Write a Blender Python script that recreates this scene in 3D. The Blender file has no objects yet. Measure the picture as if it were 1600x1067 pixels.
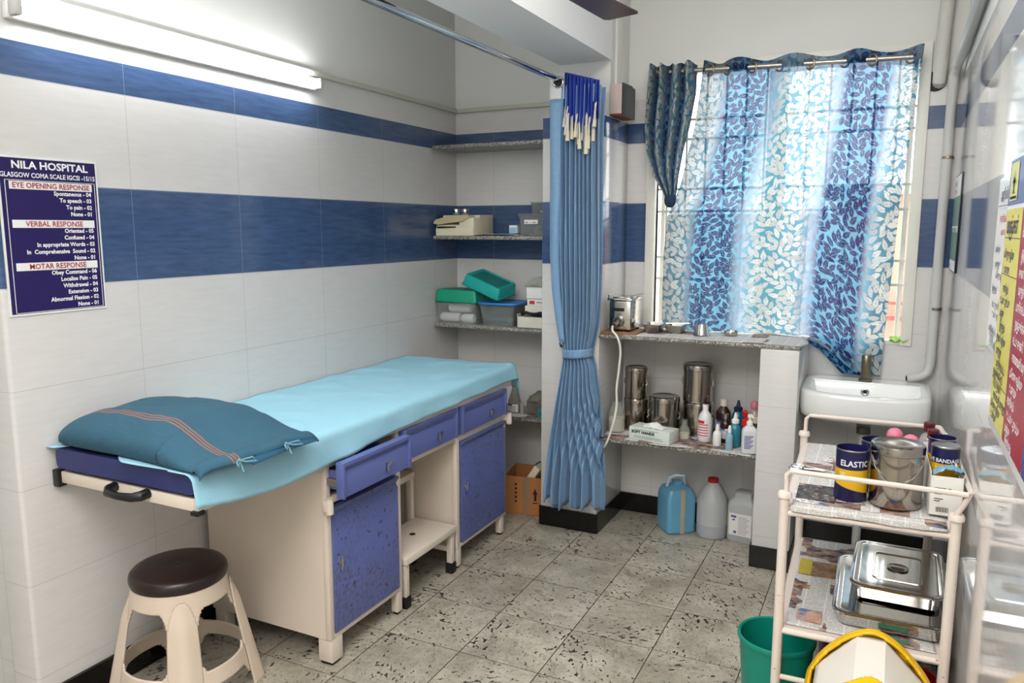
import bpy, bmesh, math, random
import numpy as np
from mathutils import Vector, Matrix, noise as mnoise
random.seed(7)
S = bpy.context.scene
COL = S.collection
PI = math.pi

# ------------------------------------------------------------------ helpers
def lin(c):
    out = []
    for v in c[:3]:
        v = v / 255.0
        out.append(v / 12.92 if v <= 0.04045 else ((v + 0.055) / 1.055) ** 2.4)
    return (*out, 1.0)

class NT:
    """small wrapper for building node trees"""
    def __init__(s, name):
        s.m = bpy.data.materials.new(name); s.m.use_nodes = True
        s.t = s.m.node_tree; s.n = s.t.nodes; s.l = s.t.links
        s.b = s.n['Principled BSDF']; s.out = s.n['Material Output']
    def new(s, typ, **kw):
        x = s.n.new(typ)
        for k, v in kw.items(): setattr(x, k, v)
        return x
    def link(s, a, b): s.l.new(a, b)
    def put(s, sock, v):
        if hasattr(v, 'is_output') or isinstance(v, bpy.types.NodeSocket): s.l.new(v, sock)
        else: sock.default_value = v
    def math(s, op, a, b=0.0, c=0.0):
        x = s.new('ShaderNodeMath', operation=op)
        s.put(x.inputs[0], a); s.put(x.inputs[1], b)
        if op in ('MULTIPLY_ADD', 'PINGPONG', 'WRAP', 'COMPARE'): s.put(x.inputs[2], c)
        return x.outputs[0]
    def mix(s, f, a, b, blend='MIX'):
        x = s.new('ShaderNodeMix', data_type='RGBA', blend_type=blend)
        s.put(x.inputs[0], f); s.put(x.inputs[6], a); s.put(x.inputs[7], b)
        return x.outputs[2]
    def mixf(s, f, a, b):
        x = s.new('ShaderNodeMix', data_type='FLOAT')
        s.put(x.inputs[0], f); s.put(x.inputs[2], a); s.put(x.inputs[3], b)
        return x.outputs[0]
    def pos(s, kind='Object'):
        if kind == 'World': return s.new('ShaderNodeNewGeometry').outputs['Position']
        return s.new('ShaderNodeTexCoord').outputs['Object']
    def sep(s, v):
        x = s.new('ShaderNodeSeparateXYZ'); s.link(v, x.inputs[0]); return x.outputs
    def comb(s, x, y, z):
        c = s.new('ShaderNodeCombineXYZ')
        for i, v in enumerate((x, y, z)): s.put(c.inputs[i], v)
        return c.outputs[0]
    def noise(s, v, scale, detail=4, rough=.55, col=False):
        x = s.new('ShaderNodeTexNoise'); s.link(v, x.inputs['Vector'])
        x.inputs['Scale'].default_value = scale; x.inputs['Detail'].default_value = detail
        x.inputs['Roughness'].default_value = rough
        return x.outputs[1 if col else 0]
    def step(s, v, a, b):
        x = s.new('ShaderNodeMapRange'); s.link(v, x.inputs[0])
        x.inputs[1].default_value = a; x.inputs[2].default_value = b
        return x.outputs[0]
    def between(s, v, a, b):
        return s.math('MULTIPLY', s.math('GREATER_THAN', v, a), s.math('LESS_THAN', v, b))
    def scale(s, v, k):
        x = s.new('ShaderNodeMapping'); s.link(v, x.inputs[0]); x.inputs[3].default_value = k
        return x.outputs[0]
    def bump(s, h, strength=.3, dist=.002):
        x = s.new('ShaderNodeBump'); x.inputs['Strength'].default_value = strength
        x.inputs['Distance'].default_value = dist; s.link(h, x.inputs['Height'])
        s.link(x.outputs[0], s.b.inputs['Normal'])

def P(name, rgb, rough=.5, metal=0.0, var=0.06, vscale=18.0, bump=0.0, spec=.5, coat=0.0, trans=0.0, alpha=1.0, ior=1.45, spots=None):
    """procedural principled material: colour varied by noise, optional dark/rust spots (rgb, scale, threshold)"""
    t = NT(name); b = t.b
    p = t.pos()
    n = t.noise(p, vscale, 5)
    c = lin(rgb)
    lo = tuple(x * (1 - var) for x in c[:3]) + (1,); hi = tuple(min(1, x * (1 + var)) for x in c[:3]) + (1,)
    colr = t.mix(n, lo, hi)
    if spots:
        sr, ss, th = spots
        m = t.step(t.noise(p, ss, 6, .65), th, th + .05)
        colr = t.mix(m, colr, lin(sr))
    t.link(colr, b.inputs['Base Color'])
    b.inputs['Roughness'].default_value = rough; b.inputs['Metallic'].default_value = metal
    b.inputs['Specular IOR Level'].default_value = spec
    b.inputs['Coat Weight'].default_value = coat; b.inputs['IOR'].default_value = ior
    b.inputs['Transmission Weight'].default_value = trans; b.inputs['Alpha'].default_value = alpha
    if bump: t.bump(t.noise(p, vscale * 6, 3), bump)
    return t.m

class MB:
    def __init__(s): s.bm = bmesh.new(); s.M = Matrix.Identity(4); s.mi = 0
    def _v(s, co): return s.bm.verts.new(s.M @ Vector(co))
    def _f(s, vs, smooth=True):
        try:
            f = s.bm.faces.new(vs); f.material_index = s.mi; f.smooth = smooth; return f
        except ValueError: return None
    def box(s, x0, x1, y0, y1, z0, z1, bev=0.0, seg=2, taper=None):
        t = bmesh.new(); bmesh.ops.create_cube(t, size=1)
        for v in t.verts:
            v.co = Vector(((x0 + x1) / 2 + v.co.x * (x1 - x0), (y0 + y1) / 2 + v.co.y * (y1 - y0), (z0 + z1) / 2 + v.co.z * (z1 - z0)))
            if taper and v.co.z < (z0 + z1) / 2:
                v.co.x = (x0 + x1) / 2 + (v.co.x - (x0 + x1) / 2) * taper; v.co.y = (y0 + y1) / 2 + (v.co.y - (y0 + y1) / 2) * taper
        if bev:
            bmesh.ops.bevel(t, geom=t.edges[:], offset=min(bev, .49 * min(abs(x1 - x0), abs(y1 - y0), abs(z1 - z0))), segments=seg, affect='EDGES', profile=.5)
        s.add(t); t.free(); return s
    def add(s, t):
        mp = {v: s._v(v.co) for v in t.verts}
        for f in t.faces: s._f([mp[v] for v in f.verts])
        return s
    def quad(s, a, b, c, d): s._f([s._v(a), s._v(b), s._v(c), s._v(d)]); return s
    def poly(s, pts): s._f([s._v(p) for p in pts]); return s
    def prism(s, pts, h, axis='z', at=0.0):
        def mk(p, k):
            if axis == 'z': return (p[0], p[1], k)
            if axis == 'y': return (p[0], k, p[1])
            return (k, p[0], p[1])
        a = [s._v(mk(p, at)) for p in pts]; b = [s._v(mk(p, at + h)) for p in pts]
        n = len(pts); s._f(a[::-1]); s._f(b)
        for i in range(n): s._f([a[i], a[(i + 1) % n], b[(i + 1) % n], b[i]])
        return s
    def lathe(s, cx, cy, prof, seg=24, z0=0.0, a0=0.0):
        rings = []
        for r, z in prof:
            if r < 1e-6: rings.append([s._v((cx, cy, z + z0))])
            else: rings.append([s._v((cx + r * math.cos(a0 + 2 * PI * i / seg), cy + r * math.sin(a0 + 2 * PI * i / seg), z + z0)) for i in range(seg)])
        for A, B in zip(rings, rings[1:]):
            for i in range(seg):
                j = (i + 1) % seg
                if len(A) == 1 and len(B) == 1: continue
                if len(A) == 1: s._f([A[0], B[j], B[i]])
                elif len(B) == 1: s._f([A[i], A[j], B[0]])
                else: s._f([A[i], A[j], B[j], B[i]])
        return s
    def tube(s, pts, r, seg=8, closed=False, caps=True):
        pts = [Vector(p) for p in pts]; n = len(pts); rr = r if isinstance(r, (list, tuple)) else [r] * n
        prev = None; rings = []
        for i, p in enumerate(pts):
            if closed: d = (pts[(i + 1) % n] - pts[i - 1])
            else: d = pts[min(i + 1, n - 1)] - pts[max(i - 1, 0)]
            d.normalize()
            if prev is None:
                u = d.cross(Vector((0, 0, 1)))
                if u.length < 1e-3: u = d.cross(Vector((1, 0, 0)))
            else: u = prev - d * prev.dot(d)
            u.normalize(); prev = u; w = d.cross(u)
            rings.append([s._v(p + (u * math.cos(2 * PI * k / seg) + w * math.sin(2 * PI * k / seg)) * rr[i]) for k in range(seg)])
        m = n if closed else n - 1
        for i in range(m):
            A, B = rings[i], rings[(i + 1) % n]
            for k in range(seg): s._f([A[k], A[(k + 1) % seg], B[(k + 1) % seg], B[k]])
        if caps and not closed: s._f(rings[0][::-1]); s._f(rings[-1])
        return s
    def ball(s, c, r, sc=(1, 1, 1), seg=16):
        t = bmesh.new(); bmesh.ops.create_uvsphere(t, u_segments=seg, v_segments=max(6, seg // 2), radius=r)
        for v in t.verts: v.co = Vector((v.co.x * sc[0] + c[0], v.co.y * sc[1] + c[1], v.co.z * sc[2] + c[2]))
        s.add(t); t.free(); return s
    def grid(s, fn, nu, nv, closeu=False, keep=None):
        V = [[s._v(fn(i / nu, j / nv)) for i in range(nu + (0 if closeu else 1))] for j in range(nv + 1)]
        for j in range(nv):
            for i in range(nu):
                if keep and not keep((i + .5) / nu, (j + .5) / nv): continue
                k = (i + 1) % nu if closeu else i + 1
                s._f([V[j][i], V[j][k], V[j + 1][k], V[j + 1][i]])
        return s
    def text(s, body, size, org, right, up, align='LEFT', bold=0.0, sx=1.0, lift=0.0):
        cu = bpy.data.curves.new('tmp', 'FONT'); cu.body = body; cu.size = size; cu.align_x = align
        cu.offset = bold; cu.resolution_u = 2
        o = bpy.data.objects.new('tmp', cu); COL.objects.link(o)
        dg = bpy.context.evaluated_depsgraph_get(); me = bpy.data.meshes.new_from_object(o.evaluated_get(dg))
        R = Vector(right).normalized(); U = Vector(up).normalized(); N = R.cross(U); O = Vector(org) + N * lift
        vs = [s._v(O + R * (v.co.x * sx) + U * v.co.y) for v in me.vertices]
        for p in me.polygons: s._f([vs[i] for i in p.vertices], False)
        bpy.data.objects.remove(o); bpy.data.curves.remove(cu); bpy.data.meshes.remove(me)
        return s
    def build(s, name, mats, parent=None, ang=35, solid=0.0, offset=0.0, subsurf=0, local=False, merge=True):
        off = Vector((0, 0, 0)); q = parent
        while q is not None: off += q.location; q = q.parent
        if merge: bmesh.ops.remove_doubles(s.bm, verts=s.bm.verts[:], dist=1e-6)
        bmesh.ops.recalc_face_normals(s.bm, faces=s.bm.faces[:])
        me = bpy.data.meshes.new(name)
        if not local:
            for v in s.bm.verts: v.co -= off
        s.bm.to_mesh(me); s.bm.free()
        o = bpy.data.objects.new(name, me); COL.objects.link(o)
        for m in (mats if isinstance(mats, (list, tuple)) else [mats]): me.materials.append(m)
        if ang: me.set_sharp_from_angle(angle=math.radians(ang))
        if solid:
            md = o.modifiers.new('thick', 'SOLIDIFY'); md.thickness = solid; md.offset = offset
        if subsurf:
            md = o.modifiers.new('sub', 'SUBSURF'); md.levels = subsurf; md.render_levels = subsurf
        if parent is not None: o.parent = parent
        return o

def tag(o, label, cat, group=None, kind=None):
    o['label'] = label; o['category'] = cat
    if group: o['group'] = group
    if kind: o['kind'] = kind
    return o
def thing(name, label, cat, loc=(0, 0, 0), group=None):
    o = bpy.data.objects.new(name, None); COL.objects.link(o); o.location = loc; o.empty_display_size = .05
    return tag(o, label, cat, group)
def struct(mb, name, mat, label, cat, parent=None, **k):
    o = mb.build(name, mat, parent, **k)
    if parent is None: tag(o, label, cat, kind='structure')
    return o
def dup(root, loc, label=None, rotz=None):
    r = root.copy(); COL.objects.link(r); r.location = loc
    if rotz is not None: r.rotation_euler = (0, 0, rotz)
    if label: r['label'] = label
    for ch in list(root.children):
        c = ch.copy(); COL.objects.link(c); c.parent = r
        for g in list(ch.children):
            d = g.copy(); COL.objects.link(d); d.parent = c
    return r
def smooth(t): t = max(0, min(1, t)); return t * t * (3 - 2 * t)
def interp(tab, z):
    """tab: list of (z, a, b) with z descending"""
    if z >= tab[0][0]: return tab[0][1:]
    for p, q in zip(tab, tab[1:]):
        if z >= q[0]:
            k = (p[0] - z) / (p[0] - q[0] + 1e-9)
            return tuple(p[i] + (q[i] - p[i]) * k for i in range(1, len(p)))
    return tab[-1][1:]
def arc(cx, cy, r, a0, a1, n):
    return [(cx + r * math.cos(a0 + (a1 - a0) * i / n), cy + r * math.sin(a0 + (a1 - a0) * i / n)) for i in range(n + 1)]
def rrect(x0, x1, y0, y1, r, n=5):
    return arc(x1 - r, y1 - r, r, 0, PI / 2, n) + arc(x0 + r, y1 - r, r, PI / 2, PI, n) + arc(x0 + r, y0 + r, r, PI, 1.5 * PI, n) + arc(x1 - r, y0 + r, r, 1.5 * PI, 2 * PI, n)

# ------------------------------------------------------------------ measures (metres)
W = 2.544                       # room width: left wall x=0, right wall x=W, window wall y=0
B1, B2, B3, B4 = 1.3753, 1.681, 1.9866, 2.0864   # heights of the blue tile bands
BH = .103                       # baseboard height
PX0, PX1, PD = .7264, 1.0379, .3997              # tiled pillar
QX0, QX1, QD = 1.8133, 1.977, .4455              # pier beside the basin
CEIL = 3.0

# ------------------------------------------------------------------ materials
def tile_mat(name, axis, org, tw=.4816, gloss=.13, bs=.25):
    t = NT(name); p = t.pos('World'); x, y, z = t.sep(p)
    u = x if axis == 'x' else y
    blue = t.math('MAXIMUM', t.between(z, B1, B2), t.between(z, B3, B4))
    tiled = t.math('LESS_THAN', z, 2.205)
    def near(v, o, w, hw):
        f = t.math('FRACT', t.math('ADD', t.math('DIVIDE', t.math('SUBTRACT', v, o), w), .5))
        return t.math('LESS_THAN', t.math('MULTIPLY', t.math('ABSOLUTE', t.math('SUBTRACT', f, .5)), w), hw)
    j = t.math('MAXIMUM', near(z, .150, .30575, .0008), near(u, org, tw, .0008))
    j = t.math('MULTIPLY', j, t.math('LESS_THAN', z, B4))
    st = t.comb(t.math('MULTIPLY', x, 4.0), t.math('MULTIPLY', y, 4.0), t.math('MULTIPLY', z, 30.0))
    n = t.noise(st, 2.2, 6, .6)
    n2 = t.noise(p, 2.0, 2)
    w = t.mix(n, lin((200, 198, 196)), lin((216, 214, 212)))
    bl = t.mix(t.step(n, .3, .7), lin((54, 74, 108)), lin((70, 94, 132)))
    jc = t.mix(blue, lin((172, 172, 168)), lin((120, 134, 158)))
    pc = t.mix(n2, lin((208, 208, 204)), lin((216, 216, 212)))
    c = t.mix(blue, w, bl); c = t.mix(j, c, jc); c = t.mix(tiled, pc, c)
    t.link(c, t.b.inputs['Base Color'])
    t.link(t.mixf(tiled, .65, gloss), t.b.inputs['Roughness'])
    t.bump(t.math('SUBTRACT', 1.0, j), bs, .001)
    return t.m
M_tx = tile_mat('glazed_tiles_x', 'x', .246)
M_ty = tile_mat('glazed_tiles_y', 'y', -2.1741)
M_tr = tile_mat('polished_tiles', 'y', -2.1741, .4816, .05, .05)
M_tr.node_tree.nodes['Principled BSDF'].inputs['Specular IOR Level'].default_value = .75
M_paint = P('white_paint', (212, 212, 208), .7, var=.03, vscale=3)
M_ceil = P('ceiling_paint', (226, 227, 227), .8, var=.02, vscale=2)
M_black = P('black_granite', (16, 14, 13), .12, var=.3, vscale=60)

def floor_mat():
    t = NT('granite_floor'); p = t.pos('World'); x, y, z = t.sep(p)
    def cell(v, o, w):
        q = t.math('DIVIDE', t.math('SUBTRACT', v, o), w)
        return t.math('FLOOR', q), t.math('MULTIPLY', t.math('ABSOLUTE', t.math('SUBTRACT', t.math('FRACT', t.math('ADD', q, .5)), .5)), w)
    cx, dx = cell(x, .651, .318); cy, dy = cell(y, -1.02, .33)
    joint = t.math('MAXIMUM', t.math('LESS_THAN', dx, .0020), t.math('LESS_THAN', dy, .0014))
    wn = t.new('ShaderNodeTexWhiteNoise', noise_dimensions='2D'); t.link(t.comb(cx, cy, 0), wn.inputs['Vector'])
    rnd = wn.outputs['Value']
    off = t.comb(t.math('MULTIPLY_ADD', rnd, 37.0, x), t.math('MULTIPLY_ADD', rnd, 19.0, y), 0)
    rot = t.new('ShaderNodeVectorRotate'); rot.inputs['Axis'].default_value = (0, 0, 1)
    t.link(off, rot.inputs['Vector']); t.link(t.math('MULTIPLY', rnd, 6.28), rot.inputs['Angle'])
    q = rot.outputs[0]
    n1 = t.noise(q, 6, 5, .6); n2 = t.noise(q, 45, 4, .7); n3 = t.noise(q, 140, 3, .6)
    c = t.mix(t.step(n1, .35, .65), lin((150, 144, 129)), lin((188, 181, 165)))
    c = t.mix(t.math('MULTIPLY', t.step(n2, .50, .66), .6), c, lin((126, 122, 110)))
    c = t.mix(t.math('MULTIPLY', t.step(n3, .52, .7), .4), c, lin((206, 200, 184)))
    sm = t.noise(p, 2.3, 3)                                     # grimy patches
    c = t.mix(t.math('MULTIPLY', t.step(sm, .5, .68), .45), c, lin((112, 107, 92)))
    # dark mineral flecks, gathered in drifts
    fs = t.noise(t.scale(q, (1.0, 1.7, 1)), 34, 4, .55)
    drift = t.noise(q, 5.5, 3, .6)
    fl = t.math('GREATER_THAN', t.math('ADD', fs, t.math('MULTIPLY', t.math('SUBTRACT', drift, .5), .5)), .635)
    f2 = t.math('GREATER_THAN', t.noise(q, 75, 2, .5), .675)
    fl = t.math('MAXIMUM', fl, f2)
    c = t.mix(fl, c, lin((38, 36, 33)))
    gv = t.math('MULTIPLY', t.step(t.noise(t.scale(q, (1, 3, 1)), 5, 6, .7), .56, .68), .6)
    c = t.mix(gv, c, lin((84, 90, 84)))
    c = t.mix(t.math('MULTIPLY', rnd, .22), c, lin((140, 138, 124)))
    c = t.mix(joint, c, lin((62, 54, 44)))
    t.link(c, t.b.inputs['Base Color']); t.b.inputs['Roughness'].default_value = .32
    t.bump(t.math('SUBTRACT', 1.0, joint), .3, .001)
    return t.m
M_floor = floor_mat()
def granite_mat():
    t = NT('grey_granite'); p = t.pos('World')
    a = t.noise(p, 150, 3, .6); b = t.noise(p, 70, 3, .6)
    c = t.mix(t.step(a, .44, .56), lin((70, 68, 64)), lin((178, 174, 166)))
    c = t.mix(t.step(b, .52, .58), c, lin((120, 116, 108)))
    t.link(c, t.b.inputs['Base Color']); t.b.inputs['Roughness'].default_value = .35
    return t.m
M_granite = granite_mat()
def steel(name, rgb=(200, 196, 190), rough=.14):
    t = NT(name); p = t.pos()
    n = t.noise(t.scale(p, (1, 1, 14)), 30, 3)
    t.link(t.mix(n, lin(tuple(v * .93 for v in rgb)), lin(rgb)), t.b.inputs['Base Color'])
    t.b.inputs['Metallic'].default_value = 1; t.link(t.mixf(n, rough * .7, rough * 1.5), t.b.inputs['Roughness'])
    return t.m
M_steel = steel('polished_steel'); M_chrome = steel('chrome', (205, 206, 208), .07)
M_steel2 = steel('brushed_steel', (176, 172, 164), .28); M_oldchrome = steel('tarnished_chrome', (142, 132, 112), .3)
M_wpaint = P('cream_enamel', (216, 203, 189), .42, var=.04, vscale=9, spots=((120, 96, 70), 26, .73))
M_trolley = P('chipped_white_enamel', (216, 204, 194), .38, var=.05, vscale=20, spots=((108, 76, 52), 48, .665))
M_bluep = P('blue_enamel', (88, 99, 156), .38, var=.05, vscale=8)
def rusty():
    t = NT('rust_mottled_blue_enamel'); p = t.pos()
    n = t.noise(p, 8, 4); c = t.mix(n, lin((82, 93, 148)), lin((94, 106, 164)))
    reg = t.step(t.noise(p, 3.6, 2), .34, .52)
    sp = t.math('MULTIPLY', t.step(t.noise(p, 62, 4, .6), .47, .57), reg)
    c = t.mix(t.math('MULTIPLY', sp, .62), c, lin((78, 80, 96)))
    s2 = t.step(t.noise(p, 46, 4, .6), .63, .66)
    c = t.mix(s2, c, lin((70, 64, 68)))
    t.link(c, t.b.inputs['Base Color']); t.b.inputs['Roughness'].default_value = .42
    return t.m
M_bluerust = rusty()
M_navy = P('navy_vinyl', (42, 48, 100), .42, var=.08, vscale=12, bump=.05)
M_rubber = P('black_rubber', (22, 20, 20), .55, var=.2)
M_bplastic = P('black_plastic', (20, 20, 21), .35, var=.2)
M_sheet = P('light_blue_cotton', (146, 194, 212), .9, var=.05, vscale=30, bump=.12)
M_beige = P('beige_plastic', (208, 192, 174), .38, var=.03, vscale=5)
M_brown = P('dark_brown_plastic', (40, 26, 26), .32, var=.1)
M_white = P('white_plastic', (228, 228, 224), .35, var=.03)
M_offw = P('cream_plastic', (214, 206, 180), .4, var=.04)
M_paper = P('white_card', (224, 222, 216), .75, var=.03)
M_ceramic = P('white_ceramic', (226, 228, 226), .08, var=.015, vscale=3, coat=.6)
M_pvc = P('grey_white_pvc', (190, 190, 188), .35, var=.04)
M_green = P('green_plastic', (10, 146, 112), .35, var=.08)
M_teal = P('teal_plastic', (24, 158, 150), .35, var=.08)
M_bucket = P('bucket_green_plastic', (10, 128, 110), .35, var=.08)
M_yellow = P('yellow_plastic', (226, 178, 14), .35, var=.05)
M_red = P('red_plastic', (196, 40, 24), .35, var=.06)
M_maroon = P('maroon_plastic', (60, 22, 22), .4, var=.1)
M_dark = P('dark_void', (14, 13, 14), .6, var=.2)
M_ink = P('black_ink', (24, 22, 26), .7, var=.05)
M_inkb = P('blue_ink', (60, 66, 140), .7, var=.05)
M_inkr = P('red_ink', (190, 40, 60), .7, var=.05)
M_wood = P('brown_wood', (132, 92, 62), .6, var=.2, vscale=30)
M_card = P('corrugated_card', (166, 110, 62), .8, var=.08, vscale=10)
M_tape = P('packing_tape', (140, 112, 86), .35, var=.1)
M_grillep = P('window_white_paint', (224, 222, 212), .45, var=.04)
M_fan = P('brown_fan_enamel', (72, 52, 54), .3, var=.06)
def clear(name, rgb, alpha=.35, rough=.15):
    t = NT(name); n = t.noise(t.pos(), 20, 4)
    t.link(t.mix(n, lin(tuple(v * .9 for v in rgb)), lin(rgb)), t.b.inputs['Base Color'])
    t.b.inputs['Roughness'].default_value = rough
    t.link(t.mixf(n, alpha * .85, min(1, alpha * 1.15)), t.b.inputs['Alpha'])
    return t.m
M_clearp = clear('clear_plastic', (196, 200, 198), .20)
M_smoke = clear('smoky_clear_plastic', (150, 156, 154), .36)
M_glass = clear('clear_glass', (196, 200, 188), .30, .05)
M_milky = P('milky_plastic', (196, 198, 198), .4, var=.04, trans=.25)
M_bluel = P('blue_liquid_plastic', (104, 166, 198), .25, var=.06, vscale=6, trans=.15)
M_cyanl = P('cyan_liquid', (58, 140, 158), .2, var=.06, trans=.2)
M_brownb = P('brown_bottle', (44, 24, 18), .18, var=.1)
M_cream = P('cream_powder', (206, 200, 182), .7, var=.06)
M_cotton = P('cotton_wool', (222, 222, 220), .95, var=.05, vscale=30, bump=.4)

def newsprint(name, seed, colr=.3):
    t = NT(name); p = t.pos(); x, y, z = t.sep(p)
    x = t.math('ADD', x, seed); y = t.math('ADD', t.math('ADD', y, z), seed * .7)
    vor = t.new('ShaderNodeTexVoronoi', distance='CHEBYCHEV'); vor.inputs['Scale'].default_value = 8.5; vor.inputs['Randomness'].default_value = .8
    t.link(t.comb(x, y, 0), vor.inputs['Vector']); cellc = vor.outputs['Color']; r, g, b = t.sep(cellc)
    ln = t.math('GREATER_THAN', t.math('FRACT', t.math('DIVIDE', y, .0046)), .52)
    row = t.math('FLOOR', t.math('DIVIDE', y, .0046))
    words = t.math('GREATER_THAN', t.noise(t.comb(t.math('MULTIPLY', x, 260.0), t.math('MULTIPLY', row, 7.3), 0), 1.0, 1), .43)
    col_ = t.math('GREATER_THAN', t.math('FRACT', t.math('DIVIDE', x, .061)), .07)
    ink = t.math('MULTIPLY', t.math('MULTIPLY', ln, words), t.math('MULTIPLY', col_, .58))
    head = t.math('GREATER_THAN', t.noise(t.comb(t.math('MULTIPLY', x, 90.0), t.math('MULTIPLY', t.math('FLOOR', t.math('DIVIDE', y, .012)), 3.7), 0), 1.0, 1), .5)
    head = t.math('MULTIPLY', head, t.math('GREATER_THAN', t.math('FRACT', t.math('DIVIDE', y, .012)), .4))
    paper = t.mix(t.noise(p, 6, 3), lin((206, 204, 200)), lin((224, 222, 217)))
    c = t.mix(ink, paper, lin((52, 50, 52)))
    isH = t.math('GREATER_THAN', g, .94)
    c = t.mix(isH, c, t.mix(t.math('MULTIPLY', head, .8), paper, lin((40, 36, 40))))
    ph = t.noise(t.comb(t.math('MULTIPLY', x, 1.0), t.math('MULTIPLY', y, 1.6), 0), 20, 4, .6, col=True)
    pr, pg, pb = t.sep(ph)
    photo = t.mix(t.step(pr, .38, .62), lin((58, 48, 50)), lin((178, 150, 132)))
    photo = t.mix(t.step(pg, .60, .66), photo, lin((142, 84, 80)))
    photo = t.mix(t.step(pb, .57, .63), photo, lin((70, 104, 150)))
    photo = t.mix(t.step(pb, .30, .36), lin((170, 172, 150)), photo)
    isP = t.math('GREATER_THAN', r, 1 - colr)
    c = t.mix(isP, c, photo)
    t.link(c, t.b.inputs['Base Color']); t.b.inputs['Roughness'].default_value = .85
    return t.m
M_news1 = newsprint('newsprint_a', 3.1, .28); M_news2 = newsprint('newsprint_b', 8.43, .3); M_news3 = newsprint('newsprint_c', 1.77, .34)

# ------------------------------------------------------------------ the room
struct(MB().box(-1.4, W + .15, -5.6, .15, -.1, 0), 'floor', M_floor, 'speckled beige granite tile floor', 'floor')
struct(MB().box(-1.4, W + .15, -5.6, .15, CEIL, CEIL + .1), 'ceiling', M_ceil, 'white painted ceiling above the room', 'ceiling')
mb = MB()
t_ = rrect(-.13, 0, -2.63, .15, .012, 4)
mb.prism(t_, CEIL, 'z', 0)
struct(mb, 'wall_left', M_ty, 'white tiled left wall with two blue bands', 'wall')
struct(MB().box(-1.4, -.12, -2.60, -2.50, 0, CEIL), 'wall_entry', M_tx, 'tiled return wall past the end of the left wall', 'wall')
struct(MB().box(-1.45, -1.4, -5.6, -2.5, 0, CEIL), 'wall_far_side', M_paint, 'plain white wall beyond the entry', 'wall')
struct(MB().box(-1.4, W + .15, -5.6, -5.5, 0, CEIL), 'wall_rear', M_paint, 'plain white wall behind the viewer', 'wall')
struct(MB().box(W, W + .15, -5.6, .15, 0, CEIL), 'wall_right', M_tr, 'glossy white tiled right wall reflecting the window', 'wall')
WX0, WX1, WZ0, WZ1 = 1.155, 2.405, 1.012, 2.350
mb = MB()
mb.box(-.13, WX0, 0, .15, 0, CEIL); mb.box(WX1, W + .15, 0, .15, 0, CEIL)
mb.box(WX0, WX1, 0, .15, 0, WZ0); mb.box(WX0, WX1, 0, .15, WZ1, CEIL)
struct(mb, 'wall_back', M_tx, 'white tiled window wall with two blue bands', 'wall')
mb = MB(); mb.box(PX0, PX1, -PD, 0, 0, B4 + .004, .003); mb.box(.770, PX1 - .004, -.29, 0, B4, CEIL)
struct(mb, 'wall_pillar', M_tx, 'tiled pillar between the alcove and the window bay', 'pillar')
struct(MB().box(.770, PX1 + .002, -5.5, -.29, 2.352, CEIL), 'ceiling_beam', M_ceil, 'white concrete beam running from the pillar overhead', 'beam')
struct(MB().box(QX0, QX1, -QD, 0, 0, 1.018, .003), 'wall_pier', M_tx, 'short white tiled pier between counter and basin', 'pier')
# black skirting
struct(MB().box(0, .013, -2.6, -.002, 0, BH), 'baseboard_left', M_black, 'black granite skirting along the left wall', 'baseboard')
struct(MB().box(.013, PX0, -.013, 0, 0, BH), 'baseboard_alcove', M_black, 'black granite skirting at the back of the alcove', 'baseboard')
mb = MB(); mb.box(PX0 - .006, PX1 + .006, -PD - .008, -PD, 0, BH); mb.box(PX1, PX1 + .008, -PD, -.0, 0, BH)
struct(mb, 'baseboard_pillar', M_black, 'black granite skirting round the foot of the pillar', 'baseboard')
struct(MB().box(PX1 + .008, QX0, -.012, 0, 0, BH), 'baseboard_back', M_black, 'black granite skirting under the window counter', 'baseboard')
mb = MB(); mb.box(QX0 - .008, QX1 + .008, -QD - .008, -QD, 0, BH); mb.box(QX1, QX1 + .008, -QD, 0, 0, BH); mb.box(QX0 - .008, QX0, -QD, 0, 0, BH)
struct(mb, 'baseboard_pier', M_black, 'black granite skirting round the foot of the pier', 'baseboard')
struct(MB().box(QX1 + .008, W, -.012, 0, 0, BH), 'baseboard_basin', M_black, 'black granite skirting below the wash basin', 'baseboard')
struct(MB().box(W - .012, W, -5.5, -.012, 0, BH), 'baseboard_right', M_black, 'black granite skirting along the right wall', 'baseboard')
struct(MB().box(-.135, -.0, -2.636, -2.628, 0, .06), 'baseboard_entry', M_black, 'black skirting at the end of the left wall', 'baseboard')

# alcove shelves (each slab is a thing) and the window counter
SHY = -.272
for z, nm in ((2.000, 'topmost empty grey granite shelf high in the alcove'), (1.510, 'grey granite alcove shelf holding the telephone machine'),
              (1.020, 'grey granite alcove shelf holding the green lidded boxes'), (.530, 'grey granite alcove shelf low behind the couch, with jars')):
    tag(MB().box(.002, PX0 - .001, SHY, -.002, z - .020, z, .004).build('granite_shelf', M_granite), nm, 'shelf', 'alcove shelves')
tag(MB().box(PX1 + .002, QX1 + .004, -.425, -.001, 1.0185, 1.036, .005).build('counter_slab', M_granite), 'grey granite counter slab below the window on the tiled pier', 'counter')
tag(MB().box(PX1 + .002, QX0 - .001, -.43, -.001, .500, .520, .005).build('granite_shelf', M_granite), 'grey granite shelf under the window counter, full of bottles', 'shelf')

# cable ducts and pipes
mb = MB(); mb.box(.0005, .016, -2.6, -.0, 2.205, 2.228, .003); mb.box(.016, .765, -.016, -.0005, 2.205, 2.228, .003)
tag(mb.build('cable_duct', P('cream_duct', (192, 190, 178), .5)), 'thin cream cable duct running along left wall above the upper blue band', 'cable duct')
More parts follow.
